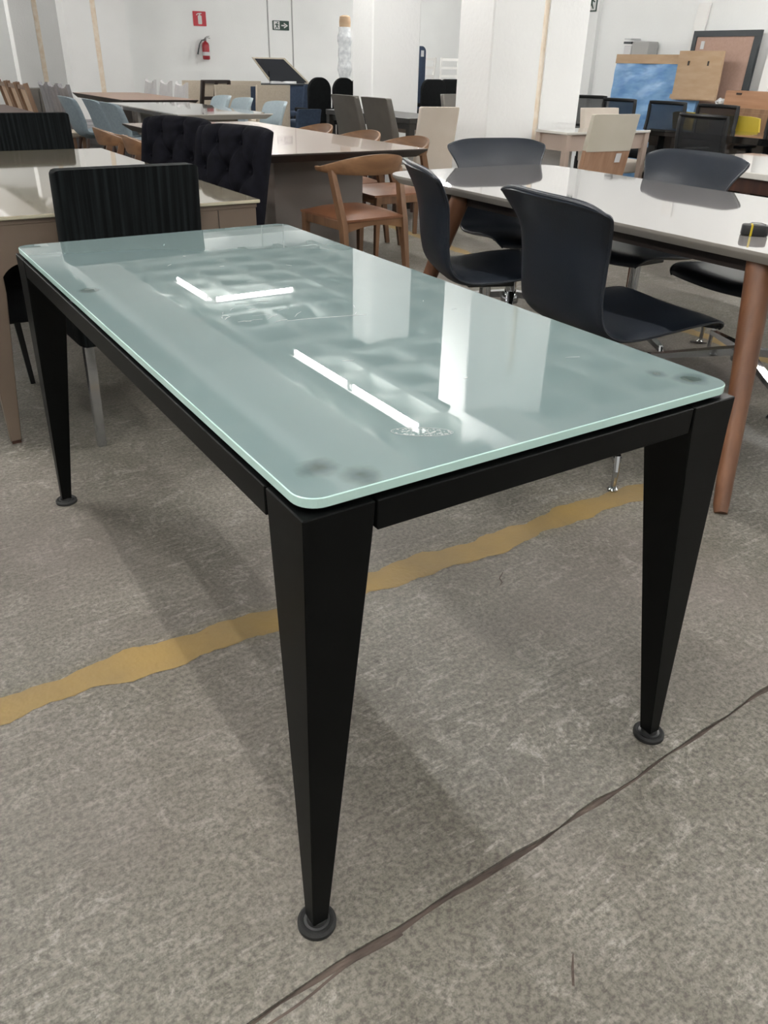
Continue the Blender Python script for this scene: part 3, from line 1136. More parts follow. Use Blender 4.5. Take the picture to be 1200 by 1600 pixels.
# ------------------------------------------------------------------ tufted velvet chairs
def tufted_chair():
    r = thing('tufted_chair', (0, 0, 0), 0, 'x', 'chair')
    w, z0, z1 = 0.47, 0.42, 0.93
    tufts = []
    for row, zz in enumerate((0.86, 0.74, 0.62, 0.50)):
        xs = (-0.155, 0.0, 0.155) if row % 2 else (-0.078, 0.078)
        for x in xs:
            tufts.append((x, zz))
    seams = []
    for (x, z) in tufts:
        for (x2, z2) in tufts:
            if 0.1 < z - z2 < 0.14 and abs(x - x2) < 0.09:
                seams.append((x, z, x2, z2))
    for (x, z) in tufts[:2]:
        seams.append((x, z, x, z1))
    for (x, z) in ((-0.155, 0.74), (0.155, 0.74)):
        seams.append((x, z, x * 1.25, z1))

    def dseg(x, z, s):
        ax, az, bx, bz = s
        vx, vz = bx - ax, bz - az
        t = min(max(((x - ax) * vx + (z - az) * vz) / (vx * vx + vz * vz), 0), 1)
        return math.hypot(x - ax - t * vx, z - az - t * vz)

    def front(s, t):
        q = 2 * s - 1
        x = q * w / 2
        z = z0 + (z1 - z0) * t
        top = 1 - max(0, (t - 0.86) / 0.14) ** 3
        z -= 0.02 * abs(q) ** 4 * t
        d = 0.05 * top * (1 - 0.65 * abs(q) ** 6)
        for (tx, tz) in tufts:
            d -= 0.034 * math.exp(-((x - tx) ** 2 + (z - tz) ** 2) / 0.0011)
        ds = min(dseg(x, z, sg) for sg in seams)
        d -= 0.017 * math.exp(-(ds / 0.014) ** 2)
        return (x * (0.97 + 0.05 * t), -0.20 - 0.10 * t + d, z)

    def back(s, t):
        q = 2 * s - 1
        z = z0 + (z1 - z0) * t - 0.02 * abs(q) ** 4 * t
        return (q * w / 2 * (0.97 + 0.05 * t), -0.245 - 0.10 * t + 0.02 * abs(q) ** 6, z)
    b = B()
    b.sheet(front, back, 60, 60)
    bk = b.build('tufted_backrest', M['velvet'], r, True, ang=80)
    for (x, z) in tufts:
        b = B()
        t = (z - z0) / (z1 - z0)
        b.lathe([(0.001, 0), (0.008, 0.002), (0.006, 0.006), (0.001, 0.008)], (0, 0, 0), 10)
        o = b.build('button', M['velvet'], bk, True)
        o.location = (x, -0.185 - 0.10 * t, z)
        o.rotation_euler = (-PI / 2, 0, 0)
    b = B()
    b.box((0, 0.02, 0.43), (0.47, 0.5, 0.11), bev=0.03, seg=3)
    b.build('seat', M['velvet'], r, True)
    for sx in (-1, 1):
        for sy in (-1, 1):
            b = B()
            b.tube([(sx * 0.2, 0.0 + sy * 0.22, 0), (sx * 0.19, sy * 0.2, 0.385)], [0.011, 0.019], 10)
            b.build('leg', M['walnut_dark'], r, True)
    return r


tf = tufted_chair()
G = 'black tufted velvet chairs beside the cream glass table'
place(tf, (1.30, 4.36, 0), math.radians(113), 'black velvet button-tufted chair at the cream glass table, farther of the two', G, True)
place(tf, (1.34, 3.72, 0), math.radians(110), 'black velvet button-tufted chair at the cream glass table, nearer of the two', G)


# ------------------------------------------------------------------ oak armchairs with cognac leather seats
def oak_chair():
    r = thing('oak_armchair', (0, 0, 0), 0, 'x', 'chair')
    # curved crest rail: tall at the back, thin at the arm tips
    N = 36

    def frame(i):
        a = -1 + 2 * i / N                      # -1 .. 1
        ang = a * math.radians(104)
        x = 0.285 * math.sin(ang)
        y = -0.055 - 0.215 * math.cos(ang)
        g = max(0.0, math.cos(a * PI * 0.55)) ** 1.3
        hh = 0.026 + 0.082 * g
        zc = 0.682 + 0.030 * g
        nx, ny = math.sin(ang) * 0.92, -math.cos(ang)
        L = math.hypot(nx, ny)
        return x, y, zc, hh, nx / L, ny / L, 0.030 - 0.008 * g
    b = B()
    rings = []
    for i in range(N + 1):
        x, y, zc, hh, nx, ny, th = frame(i)
        ring = []
        for (p, q) in ((0.5, -0.35), (0.5, 0.35), (0.3, 0.5), (-0.3, 0.5), (-0.5, 0.35), (-0.5, -0.35), (-0.3, -0.5), (0.3, -0.5)):
            leanout = 0.25 * q * hh
            ring.append(b.bm.verts.new((x + nx * (p * th + leanout), y + ny * (p * th + leanout), zc + q * hh)))
        rings.append(ring)
    for i in range(N):
        for j in range(8):
            j2 = (j + 1) % 8
            b.bm.faces.new((rings[i][j], rings[i][j2], rings[i + 1][j2], rings[i + 1][j]))
    b.bm.faces.new(rings[0])
    b.bm.faces.new(rings[-1])
    b.build('crest_rail', M['oak_h'], r, True, ang=50)
    for s in (-1, 1):
        b = B()
        b.tube([(s * 0.245, -0.285, 0.0), (s * 0.24, -0.225, 0.40), (s * 0.262, -0.135, 0.68)], [0.75, 1.15, 0.95], 8, sq=(0.034, 0.042))
        b.build('rear_leg', M['oak_v'], r, True, ang=60)
        b = B()
        b.tube([(s * 0.225, 0.225, 0.0), (s * 0.225, 0.215, 0.42)], [0.7, 1.15], 8, sq=(0.036, 0.036))
        b.build('front_leg', M['oak_v'], r, True, ang=60)
        b = B()
        b.box((s * 0.228, 0.0, 0.398), (0.024, 0.42, 0.05), bev=0.004)
        b.build('side_rail', M['oak_v'], r)
    b = B()
    n = 14
    arch = [(-0.225 + 0.45 * i / n, 0.362 + 0.03 * math.sin(PI * i / n)) for i in range(n + 1)]
    b.prism(arch + [(0.225, 0.425), (-0.225, 0.425)], -0.235, -0.21, 'y')
    b.build('back_rail', M['oak_h'], r)
    b = B()
    b.box((0, 0.212, 0.398), (0.43, 0.024, 0.05), bev=0.004)
    b.build('front_rail', M['oak_h'], r)

    def top(s, t):
        q, p = 2 * s - 1, 2 * t - 1
        return (q * 0.245 * (1 - 0.04 * (1 - t)), 0.005 + p * 0.245, 0.432 + 0.034 * (1 - q ** 4) * (1 - p ** 4))
    b = B()
    b.sheet(top, lambda s, t: (top(s, t)[0], top(s, t)[1], 0.42), 14, 14)
    b.build('leather_seat', M['leather_tan'], r, True, ang=60)
    return r


ok = oak_chair()
ok.scale = (0.88, 0.94, 1.0)
G = 'oak armchairs with cognac leather seats around the walnut table'
place(ok, (2.50, 4.20, 0), math.radians(4), 'oak armchair with cognac leather seat at the near end of the walnut table', G, True)
place(ok, (3.20, 4.91, 0), PI / 2, 'oak armchair on the pillar side of the walnut table, nearest the camera', G)
place(ok, (3.16, 5.46, 0), PI / 2 + 0.04, 'oak armchair on the pillar side of the walnut table, middle of three', G)
place(ok, (3.16, 6.16, 0), PI / 2, 'oak armchair on the pillar side of the walnut table, farthest of three', G)
place(ok, (1.92, 4.92, 0), -PI / 2, 'oak armchair behind the tufted chairs, its leather seat just showing', G)
place(ok, (1.86, 5.50, 0), -PI / 2 - 0.12, 'oak armchair left of the walnut table, nearer of two showing only their rails', G)
place(ok, (1.86, 6.18, 0), -PI / 2 - 0.12, 'oak armchair left of the walnut table, farther of two showing only their rails', G)


# ------------------------------------------------------------------ white table with blue shell chairs
def pedestal_table(name, x0, x1, y0, y1, h, t, top, edge, base, label, inset=0.05, base_w=0.5, base_t=0.1):
    r = thing(name, ((x0 + x1) / 2, (y0 + y1) / 2, 0), 0, label, 'table')
    hx, hy = (x1 - x0) / 2, (y1 - y0) / 2
    b = B()
    cs = ((-1, -1), (1, -1), (1, 1), (-1, 1))
    A = [b.bm.verts.new((px * hx, py * hy, h)) for px, py in cs]
    C = [b.bm.verts.new((px * hx, py * hy, h - 0.008)) for px, py in cs]
    D = [b.bm.verts.new((px * (hx - inset), py * (hy - inset), h - t)) for px, py in cs]
    b.bm.faces.new(A)
    b.bm.faces.new(D[::-1])
    for i in range(4):
        j = (i + 1) % 4
        b.bm.faces.new((C[i], C[j], A[j], A[i]))
        b.bm.faces.new((D[i], D[j], C[j], C[i]))
    o = b.build('table_top', [M[top], M[edge]], r)
    for p in o.data.polygons:
        if p.normal.z < 0.7:
            p.material_index = 1
    for s in (-1, 1):
        b = B()
        b.box((0, s * (hy - 0.38), (h - t) / 2), (base_w, base_t, h - t), bev=0.004, seg=1)
        b.build('base_panel', M[base], r)
    return r


M['pale_base'] = mat('pale_stone_base', rgb(178, 174, 164), 0.4)
pedestal_table('white_dining_table', 2.74, 3.69, 7.70, 9.95, 0.755, 0.05, 'white_gloss', 'white_gloss', 'pale_base', 'white glossy table standing between two rows of blue shell chairs')
pedestal_table('brown_dining_table', 3.08, 4.02, 10.50, 12.85, 0.755, 0.06, 'brown_top', 'table_edge_dark', 'taupe_grey', 'brown wood table far back between covered chairs and the left pillar')
pedestal_table('dark_brown_dining_table', 0.70, 1.62, 7.90, 9.6, 0.755, 0.05, 'darkbrown_top', 'table_edge_dark', 'table_edge_dark', 'dark brown table cut by the left picture edge')
M['dark_table'] = mat('dark_grey_table', rgb(58, 56, 54), 0.3)


def legged_table(name, x0, x1, y0, y1, h, t, top, leg, label, lw=0.05, apron=0.08, apron_mat=None):
    r = thing(name, ((x0 + x1) / 2, (y0 + y1) / 2, 0), 0, label, 'table')
    hx, hy = (x1 - x0) / 2, (y1 - y0) / 2
    b = B()
    b.box((0, 0, h - t / 2), (2 * hx, 2 * hy, t), bev=0.003, seg=1)
    b.build('table_top', M[top], r)
    for s in (-1, 1):
        b = B()
        b.box((0, s * (hy - lw / 2 - 0.012), h - t - apron / 2), (2 * hx - 2 * lw, 0.02, apron))
        b.build('end_apron', M[apron_mat or leg], r)
        b = B()
        b.box((s * (hx - lw / 2 - 0.012), 0, h - t - apron / 2), (0.02, 2 * hy - 2 * lw, apron))
        b.build('side_apron', M[apron_mat or leg], r)
    for sx in (-1, 1):
        for sy in (-1, 1):
            b = B()
            b.tube([(sx * (hx - lw * 0.6), sy * (hy - lw * 0.6), 0), (sx * (hx - lw * 0.6), sy * (hy - lw * 0.6), h - t)], [0.75, 1.0], 4, sq=(lw, lw))
            b.build('leg', M[leg], r)
    return r


legged_table('dark_dining_table', 4.46, 5.04, 6.5, 8.05, 0.77, 0.045, 'dark_table', 'dark_table', 'dark grey table in front of the middle pillar', 0.06, 0.05)
legged_table('cream_console', 4.90, 5.86, 4.95, 5.32, 0.755, 0.02, 'white_gloss', 'taupe_light', 'light taupe console behind the ivory and wood chair', 0.05, 0.12)
legged_table('black_meeting_table', 5.95, 6.55, 2.3, 5.05, 0.76, 0.05, 'black_gloss', 'black_gloss', 'long black glossy table with mesh chairs at the right', 0.1, 0.5)
legged_table('white_side_table', 3.92, 4.92, 1.5, 3.32, 0.75, 0.03, 'white_gloss', 'walnut_dark', 'white table cut by the right picture edge behind the navy chair', 0.05, 0.07)
legged_table('small_taupe_table', 5.08, 5.42, 7.35, 7.75, 0.72, 0.02, 'taupe_light', 'white_paint', 'small light taupe box table with white legs below the middle pillar', 0.035, 0.13, 'taupe_light')


def shell_chair(body):
    r = thing('shell_chair', (0, 0, 0), 0, 'x', 'chair')
    prof = [(0.22, 0.44), (0.2, 0.465), (0.05, 0.455), (-0.1, 0.45), (-0.19, 0.49), (-0.235, 0.58), (-0.27, 0.70), (-0.31, 0.80), (-0.325, 0.835)]

    def pos(s, t, off):
        y, z = lerp_pts(prof, s)
        q = 2 * t - 1
        w = 0.225
        if s > 0.82:
            w *= math.sqrt(max(0.2, 1 - ((s - 0.82) / 0.19) ** 2.6))
        if s < 0.15:
            w *= 0.9 + 0.1 * s / 0.15
        back = min(max((s - 0.35) / 0.3, 0), 1)
        wrap = 0.075 * q * q * back * (w / 0.225) ** 2
        side = 0.05 * q * q * (1 - back)
        return (q * w, y + wrap + off * back, z + side + off * (1 - back) * 0.8)
    b = B()
    b.sheet(lambda s, t: pos(s, t, 0.018), lambda s, t: pos(s, t, -0.018), 30, 14)
    b.build('shell', M[body], r, True, ang=75)
    for sx in (-1, 1):
        for sy in (-1, 1):
            b = B()
            b.tube([(sx * 0.23, sy * 0.21 - 0.02, 0), (sx * 0.14, sy * 0.12 - 0.02, 0.44)], [0.010, 0.017], 8)
            b.build('leg', M['walnut_dark'], r, True)
    return r


sh1 = shell_chair('blue_fab')
G = 'dusty blue shell chairs left of the white table'
place(sh1, (2.54, 8.20, 0), -PI / 2, 'dusty blue shell chair left of the white table, nearest and lowest of three', G, True)
place(sh1, (2.55, 8.85, 0), -PI / 2, 'dusty blue shell chair left of the white table, middle of three', G)
place(sh1, (2.47, 9.5, 0), -PI / 2, 'dusty blue shell chair left of the white table, farthest of three', G)
sh2 = shell_chair('blue_fab2')
G = 'pale blue shell chairs right of the white table'
place(sh2, (3.76, 8.29, 0), PI / 2, 'pale blue shell chair right of the white table, nearest of three', G, True)
place(sh2, (3.76, 9.12, 0), PI / 2, 'pale blue shell chair right of the white table, middle of three', G)
place(sh2, (3.76, 9.72, 0), PI / 2, 'pale blue shell chair right of the white table, farthest of three', G)


# ------------------------------------------------------------------ slipcovered chairs
def covered_chair(body, seed):
    rnd = random.Random(seed)
    r = thing('covered_chair', (0, 0, 0), 0, 'x', 'chair')
    w, d, h = 0.45, 0.48, 0.88
    ph = [rnd.uniform(0, 6) for _ in range(4)]

    def f(s, t, off):
        q = 2 * s - 1
        ear = 0.035 * abs(q) ** 3 * max(0, t - 0.8) / 0.2 - 0.012 * (1 - abs(q)) * max(0, t - 0.8) / 0.2
        fold = 0.008 * math.sin(9 * q + ph[0] + 3 * t) + 0.006 * math.sin(17 * q + ph[1] - 5 * t)
        return (q * w / 2 * (1 + 0.05 * (1 - t)), -d / 2 - 0.09 * t * t + off * (1 - 0.4 * t) + fold, 0.03 + (h - 0.03) * t + ear)
    b = B()
    b.sheet(lambda s, t: f(s, t, 0.035), lambda s, t: f(s, t, -0.03), 18, 18)
    b.build('back_cover', M[body], r, True, ang=70)

    def g(s, t, z):
        q, p = 2 * s - 1, 2 * t - 1
        return (q * w / 2 * 1.03, p * d / 2 + 0.02, z)
    b = B()
    b.sheet(lambda s, t: g(s, t, 0.47 + 0.012 * (1 - (2 * s - 1) ** 2)), lambda s, t: g(s, t, 0.06 + 0.012 * math.sin(20 * s + ph[2])), 14, 14)
    b.build('seat_cover', M[body], r, True, ang=50)
    for sx in (-1, 1):
        for sy in (-1, 1):
            b = B()
            b.tube([(sx * 0.19, sy * 0.2, 0), (sx * 0.19, sy * 0.2, 0.1)], [0.8, 1], 4, sq=(0.035, 0.035))
            b.build('leg', M['oak_frame'], r)
    return r


cv = covered_chair('cover_grey', 1)
G = 'grey slipcovered chairs left of the brown table'
place(cv, (2.78, 10.60, 0), -PI / 2, 'grey slipcovered chair behind the blue shell chairs, rightmost of three', G, True)
place(cv, (2.78, 11.12, 0), -PI / 2, 'grey slipcovered chair behind the blue shell chairs, middle of three', G)
place(cv, (2.78, 11.64, 0), -PI / 2, 'grey slipcovered chair behind the blue shell chairs, leftmost and tallest of three', G)
cv2 = covered_chair('cover_light', 2)
G = 'light grey slipcovered chairs right of the brown table'
place(cv2, (4.02, 11.95, 0), PI / 2, 'light grey slipcovered chair below the extinguisher, nearest of three', G, True)
place(cv2, (4.08, 12.75, 0), PI / 2, 'light grey slipcovered chair below the extinguisher, middle of three', G)
place(cv2, (4.08, 13.45, 0), PI / 2, 'light grey slipcovered chair below the extinguisher, farthest of three', G)

# ------------------------------------------------------------------ parsons style chairs around the back of the hall
gr = slab_chair('parsons_chair', w=0.41, d=0.48, h=0.95, lean=0.10, body='grey_leather', leg='walnut_dark', leg_w=0.04)
G = 'taupe grey leather chairs around the dark table'
place(gr, (4.20, 6.68, 0), -PI / 2, 'taupe grey high-back leather chair before the middle pillar, left one', G, True)
place(gr, (4.20, 6.17, 0), -PI / 2, 'taupe grey high-back leather chair before the middle pillar, right one', G)
place(gr, (5.32, 6.62, 0), PI, 'taupe grey leather chair behind the cream chair beside the near pillar', G)
cr = slab_chair('cream_chair', w=0.31, d=0.46, h=0.92, lean=0.10, body='cream', leg='oak_v', leg_w=0.04, bev=0.016)
G = 'cream leather chairs left of the near pillar'
place(cr, (4.01, 5.62, 0), math.radians(-16), 'cream leather chair just left of the near white pillar', G, True)
place(cr, (4.80, 6.12, 0), 0, 'cream leather chair peeking out behind the other cream chair', G)
cr3 = slab_chair('cream_chair', w=0.44, d=0.46, h=0.88, lean=0.05, body='cream', leg='oak_v', leg_w=0.04, bev=0.016)
place(cr3, (6.10, 5.55, 0), PI - 0.05, 'cream leather chair behind the taupe console', None, True)
be = slab_chair('linen_chair', w=0.50, d=0.48, h=0.91, lean=0.04, body='beige_lin', leg='oak_frame', leg_w=0.04, bev=0.008, back_z0=0.3, back_t=0.06)
G = 'beige linen chairs beyond the white table'
place(be, (4.72, 11.3, 0), 0.0, 'beige linen square-back chair, left of the pair beyond the pale blue chairs', G, True)
place(be, (5.31, 11.3, 0), 0.0, 'beige linen square-back chair, right of the pair beyond the pale blue chairs', G)
G = 'beige linen chair tops against the back wall'
place(be, (5.05, 13.4, 0), 0.0, 'beige chair top behind the dark wood frame chair', G)
place(be, (5.85, 13.4, 0), 0.0, 'beige chair top just left of the raised dark panel', G)
nb = slab_chair('navy_fabric_chair', w=0.44, d=0.5, h=0.87, lean=0.05, body='navy_fab', leg='blk_plastic', leg_w=0.035, bev=0.03)
G = 'navy fabric chairs near the raised dark panel'
place(nb, (6.95, 13.2, 0), 0.1, 'navy fabric chair right of the raised dark panel', G, True)
place(nb, (5.48, 12.1, 0), 0.0, 'navy fabric chair showing between the beige chairs', G)
nv2 = slab_chair('navy_low_chair', w=0.38, d=0.5, h=0.62, lean=0.05, body='navy_fab', leg='blk_plastic', leg_w=0.035, bev=0.03, seat_h=0.47)
place(nv2, (5.80, 11.2, 0), 0.0, 'low navy fabric seat in front of the taller navy chair', None, True)


def round_back_chair(name, body, w=0.5, h=1.0):
    r = thing(name, (0, 0, 0), 0, 'x', 'chair')
    z0 = 0.40
    n = 14
    rad = 0.17
    poly = [(-w / 2, z0), (w / 2, z0)]
    for k in range(n + 1):
        a = PI / 2 * k / n
        poly.append((w / 2 - rad + rad * math.cos(a), h - rad + rad * math.sin(a)))
    for k in range(n + 1):
        a = PI / 2 + PI / 2 * k / n
        poly.append((-w / 2 + rad + rad * math.cos(a), h - rad + rad * math.sin(a)))
    b = B()
    b.prism(poly, -0.27, -0.20, 'y', bev=0.02, seg=3)
    b.build('backrest', M[body], r, True)
    b = B()
    b.box((0, 0.02, 0.42), (w, 0.5, 0.11), bev=0.03, seg=3)
    b.build('seat', M[body], r, True)
    for sx in (-1, 1):
        b = B()
        b.box((sx * (w / 2 - 0.02), 0.0, 0.56), (0.06, 0.42, 0.06), bev=0.02)
        b.build('armrest', M[body], r, True)
        for sy in (-1, 1):
            b = B()
            b.tube([(sx * (w / 2 - 0.05), sy * 0.2, 0), (sx * (w / 2 - 0.05), sy * 0.2, 0.38)], [0.011, 0.017], 8)
            b.build('leg', M['blk_plastic'], r, True)
    return r


rb = round_back_chair('round_back_chair', 'black_fabric', 0.38, 1.0)
G = 'black round-back chairs left of the middle pillar'
place(rb, (6.36, 11.9, 0), 0.0, 'black round-back chair left of the middle pillar, left of the pair', G, True)
place(rb, (6.78, 11.9, 0), 0.0, 'black round-back chair left of the middle pillar, right of the pair', G)
place(rb, (7.26, 12.2, 0), 0.0, 'black round-back chair half hidden by the middle pillar', G)
rb2 = round_back_chair('black_armchair', 'black_fabric', 0.62, 0.97)
G = 'black armchairs between the two white pillars'
place(rb2, (9.42, 13.3, 0), 0.2, 'black rounded armchair between the two white pillars, in front', G, True)
place(rb2, (10.02, 13.6, 0), 0.2, 'black rounded armchair between the two white pillars, farther right', G)


# chair with an upholstered upper back, wood lower back and a paper tag
def panel_chair():
    r = thing('wood_panel_chair', (4.63, 4.50, 0), math.radians(-4), 'ivory and brown wood chair with a paper tag, before the taupe console', 'chair')
    w = 0.42
    b = B()
    b.prism([(-0.265, 0.69), (-0.215, 0.69), (-0.27, 0.925), (-0.31, 0.925)], -w / 2, w / 2, 'x', bev=0.012, seg=2)
    b.build('back_pad', M['ivory'], r, True)
    b = B()
    b.prism([(-0.20, 0.40), (-0.175, 0.40), (-0.228, 0.70), (-0.262, 0.70)], -w / 2, w / 2, 'x', bev=0.003, seg=1)
    wp = b.build('back_panel', M['wood_panel'], r)
    b = B()
    b.prism([(-0.2505, 0.615), (-0.2485, 0.615), (-0.2605, 0.675), (-0.2625, 0.675)], 0.08, 0.13, 'x')
    b.build('paper_tag', M['paper'], wp)
    b = B()
    b.box((0, 0.04, 0.44), (w, 0.46, 0.08), bev=0.02, seg=3)
    b.build('seat', M['ivory'], r, True)
    for sx in (-1, 1):
        for sy in (-1, 1):
            b = B()
            b.tube([(sx * 0.18, sy * 0.2 + 0.02, 0), (sx * 0.18, sy * 0.2 + 0.02, 0.41)], [0.8, 1], 4, sq=(0.04, 0.04))
            b.build('leg', M['wood_panel'], r)


panel_chair()


# ------------------------------------------------------------------ black mesh office chairs
def mesh_chair():
    r = thing('mesh_office_chair', (0, 0, 0), 0, 'x', 'chair')
    w, z0, z1 = 0.44, 0.56, 0.91

    def sp(s, t):
        q = 2 * s - 1
        return Vector((q * w / 2, -0.22 - 0.05 * t + 0.05 * q * q - 0.02 * math.sin(PI * t), z0 + (z1 - z0) * t))
    b = B()
    N = 12
    loop = [sp(i / N, 0) for i in range(N)] + [sp(1, i / N) for i in range(N)] + [sp(1 - i / N, 1) for i in range(N)] + [sp(0, 1 - i / N) for i in range(N)]
    loop.append(loop[0])
    b.tube(loop, 1.0, 6, sq=(0.028, 0.034), cap=False)
    b.build('back_frame', M['blk_plastic'], r, True)
    b = B()
    b.sheet(lambda s, t: sp(s, t), lambda s, t: sp(s, t) + Vector((0, -0.004, 0)), 10, 8)
    b.build('back_mesh', M['mesh'], r, True)
    b = B()
    b.tube([(0, -0.26, 0.62), (0, -0.26, 0.5), (0, -0.15, 0.42)], 1.0, 4, sq=(0.06, 0.025))
    b.build('back_support', M['blk_plastic'], r)
    b = B()
    b.box((0, 0.02, 0.46), (0.47, 0.47, 0.07), bev=0.025, seg=3)
    b.build('seat', M['black_fabric'], r, True)
    for s in (-1, 1):
        b = B()
        b.tube([(s * 0.24, -0.1, 0.44), (s * 0.275, -0.08, 0.54), (s * 0.27, -0.02, 0.655)], 1.0, 4, sq=(0.03, 0.04))
        b.box((s * 0.27, 0.04, 0.665), (0.06, 0.26, 0.025), bev=0.008)
        b.build('armrest', M['blk_plastic'], r)
    b = B()
    b.lathe([(0.03, 0.08), (0.03, 0.3), (0.022, 0.3), (0.022, 0.43)], (0, 0, 0), 12)
    b.build('post', M['blk_plastic'], r, True)
    for k in range(5):
        a = 2 * PI * k / 5 + 0.3
        b = B()
        b.tube([(0.02 * math.cos(a), 0.02 * math.sin(a), 0.12), (0.3 * math.cos(a), 0.3 * math.sin(a), 0.07)], [1, 0.6], 4, sq=(0.05, 0.035))
        arm = b.build('base_arm', M['blk_plastic'], r)
        b = B()
        b.lathe([(0.02, 0), (0.027, 0.012), (0.027, 0.04), (0.02, 0.055)], (0.29 * math.cos(a), 0.29 * math.sin(a), 0), 10)
        b.build('castor', M['blk_plastic'], arm, True)
    return r


mc = mesh_chair()
G = 'black mesh office chairs around the black table'
place(mc, (6.98, 6.57, 0), PI / 2, 'black mesh office chair in front of the left edge of the blue wrapped panel', G, True)
place(mc, (6.98, 5.93, 0), PI / 2, 'black mesh office chair centred before the blue wrapped panel', G)
place(mc, (6.92, 5.29, 0), PI / 2, 'black mesh office chair behind the black table, left of the yellow chair', G)
place(mc, (6.98, 4.55, 0), PI / 2, 'black mesh office chair partly hidden behind the yellow chair', G)
place(mc, (7.38, 7.25, 0), math.radians(130), 'black mesh office chair half hidden by the near pillar', G)
place(mc, (5.62, 4.08, 0), -PI / 2 - 0.1, 'black mesh office chair with arms on the near side of the black table', G)


def yellow_chair():
    r = thing('yellow_chair', (0, 0, 0), 0, 'x', 'chair')

    def f(s, t, off):
        q = 2 * s - 1
        return (q * 0.215, -0.22 - 0.05 * t + 0.05 * q * q + off, 0.62 + 0.22 * t - 0.015 * abs(q) ** 4 * t)
    b = B()
    b.sheet(lambda s, t: f(s, t, 0.012), lambda s, t: f(s, t, -0.012), 14, 8)
    b.build('backrest', M['yellow'], r, True)
    b = B()
    b.box((0, 0, 0.45), (0.43, 0.43, 0.03), bev=0.012, seg=2)
    b.build('seat', M['yellow'], r, True)
    for sx in (-1, 1):
        b = B()
        b.tube([(sx * 0.2, -0.24, 0), (sx * 0.19, -0.19, 0.44), (sx * 0.18, -0.235, 0.66)], 0.011, 8)
        b.build('rear_leg', M['dull_steel'], r, True)
        b = B()
        b.tube([(sx * 0.2, 0.22, 0), (sx * 0.19, 0.18, 0.44)], 0.011, 8)
        b.build('front_leg', M['dull_steel'], r, True)
    return r


yc = yellow_chair()
G = 'yellow chairs at the right'
place(yc, (7.50, 5.13, 0), -PI / 2, 'yellow plastic chair behind the black table, before the brown board', G, True)
place(yc, (7.58, 4.62, 0), -PI / 2, 'yellow plastic chair at the right picture edge', G)
place(yc, (7.54, 5.72, 0), -PI / 2, 'yellow plastic chair top peeking out below the cardboard', G)


# ------------------------------------------------------------------ cane chairs and other things on the left
def cane_chair():
    r = thing('cane_chair', (0, 0, 0), 0, 'x', 'chair')
    for s in (-1, 1):
        b = B()
        b.tube([(s * 0.21, -0.2, 0), (s * 0.21, -0.19, 0.42), (s * 0.21, -0.30, 0.94)], 1.0, 4, sq=(0.035, 0.045))
        b.build('back_post', M['oak_frame'], r)
        b = B()
        b.tube([(s * 0.21, 0.21, 0), (s * 0.21, 0.2, 0.43)], 1.0, 4, sq=(0.035, 0.035))
        b.build('front_leg', M['oak_frame'], r)
    b = B()
    b.prism([(-0.215, 0.55), (-0.205, 0.55), (-0.275, 0.88), (-0.285, 0.88)], -0.18, 0.18, 'x')
    b.build('cane_panel', M['cane'], r)
    for z, y in ((0.56, -0.222), (0.90, -0.292)):
        b = B()
        b.box((0, y, z), (0.40, 0.028, 0.04))
        b.build('back_rail', M['oak_frame'], r)
    b = B()
    b.box((0, 0, 0.45), (0.46, 0.45, 0.05), bev=0.015)
    b.build('seat', M['beige_lin'], r, True)
    return r


cc = cane_chair()
G = 'cane-backed chairs at the left edge'
place(cc, (2.18, 9.97, 0), -PI / 2, 'oak chair with pale cane back, rightmost at the left picture edge', G, True)
place(cc, (2.18, 10.5, 0), -PI / 2, 'oak chair with pale cane back, middle at the left picture edge', G)
place(cc, (2.18, 11.05, 0), -PI / 2, 'oak chair with pale cane back, cut by the left picture edge', G)


def side_cabinet():
    r = thing('grey_cabinet', (2.62, 13.0, 0), 0, 'dark grey low cabinet behind the grey slipcovered chairs', 'cabinet')
    b = B()
    b.box((0, 0, 0.40), (0.62, 0.42, 0.80), bev=0.005)
    b.build('body', M['grey_leather'], r)
    for s in (-1, 1):
        b = B()
        b.box((s * 0.152, -0.216, 0.40), (0.29, 0.014, 0.74))
        d = b.build('door', M['grey_leather'], r)
        b = B()
        b.box((s * 0.03, -0.228, 0.45), (0.012, 0.014, 0.1))
        b.build('handle', M['dull_steel'], d)


side_cabinet()


def frame_chair():
    r = thing('dark_frame_chair', (4.94, 12.62, 0), 0.2, 'dark wood open-frame chair with two beige back panels left of the linen chairs', 'chair')
    for s in (-1, 0, 1):
        b = B()
        b.tube([(s * 0.22, -0.2, 0 if s else 0.44), (s * 0.22, -0.2, 0.45), (s * 0.22, -0.32, 0.93)], 1.0, 4, sq=(0.05, 0.04))
        b.build('post', M['table_edge_dark'], r)
    for z, y in ((0.70, -0.262), (0.915, -0.315)):
        b = B()
        b.box((0, y, z), (0.48, 0.03, 0.045))
        b.build('cross_rail', M['table_edge_dark'], r)
    for s in (-1, 1):
        b = B()
        b.prism([(-0.268, 0.72), (-0.255, 0.72), (-0.302, 0.90), (-0.315, 0.90)], s * 0.11 - 0.085, s * 0.11 + 0.085, 'x')
        b.build('back_panel', M['beige_lin'], r)
        b = B()
        b.tube([(s * 0.21, 0.21, 0), (s * 0.21, 0.21, 0.42)], 1.0, 4, sq=(0.04, 0.04))
        b.build('front_leg', M['table_edge_dark'], r)
    b = B()
    b.box((0, 0.0, 0.45), (0.48, 0.46, 0.06), bev=0.015)
    b.build('seat', M['beige_lin'], r, True)


frame_chair()


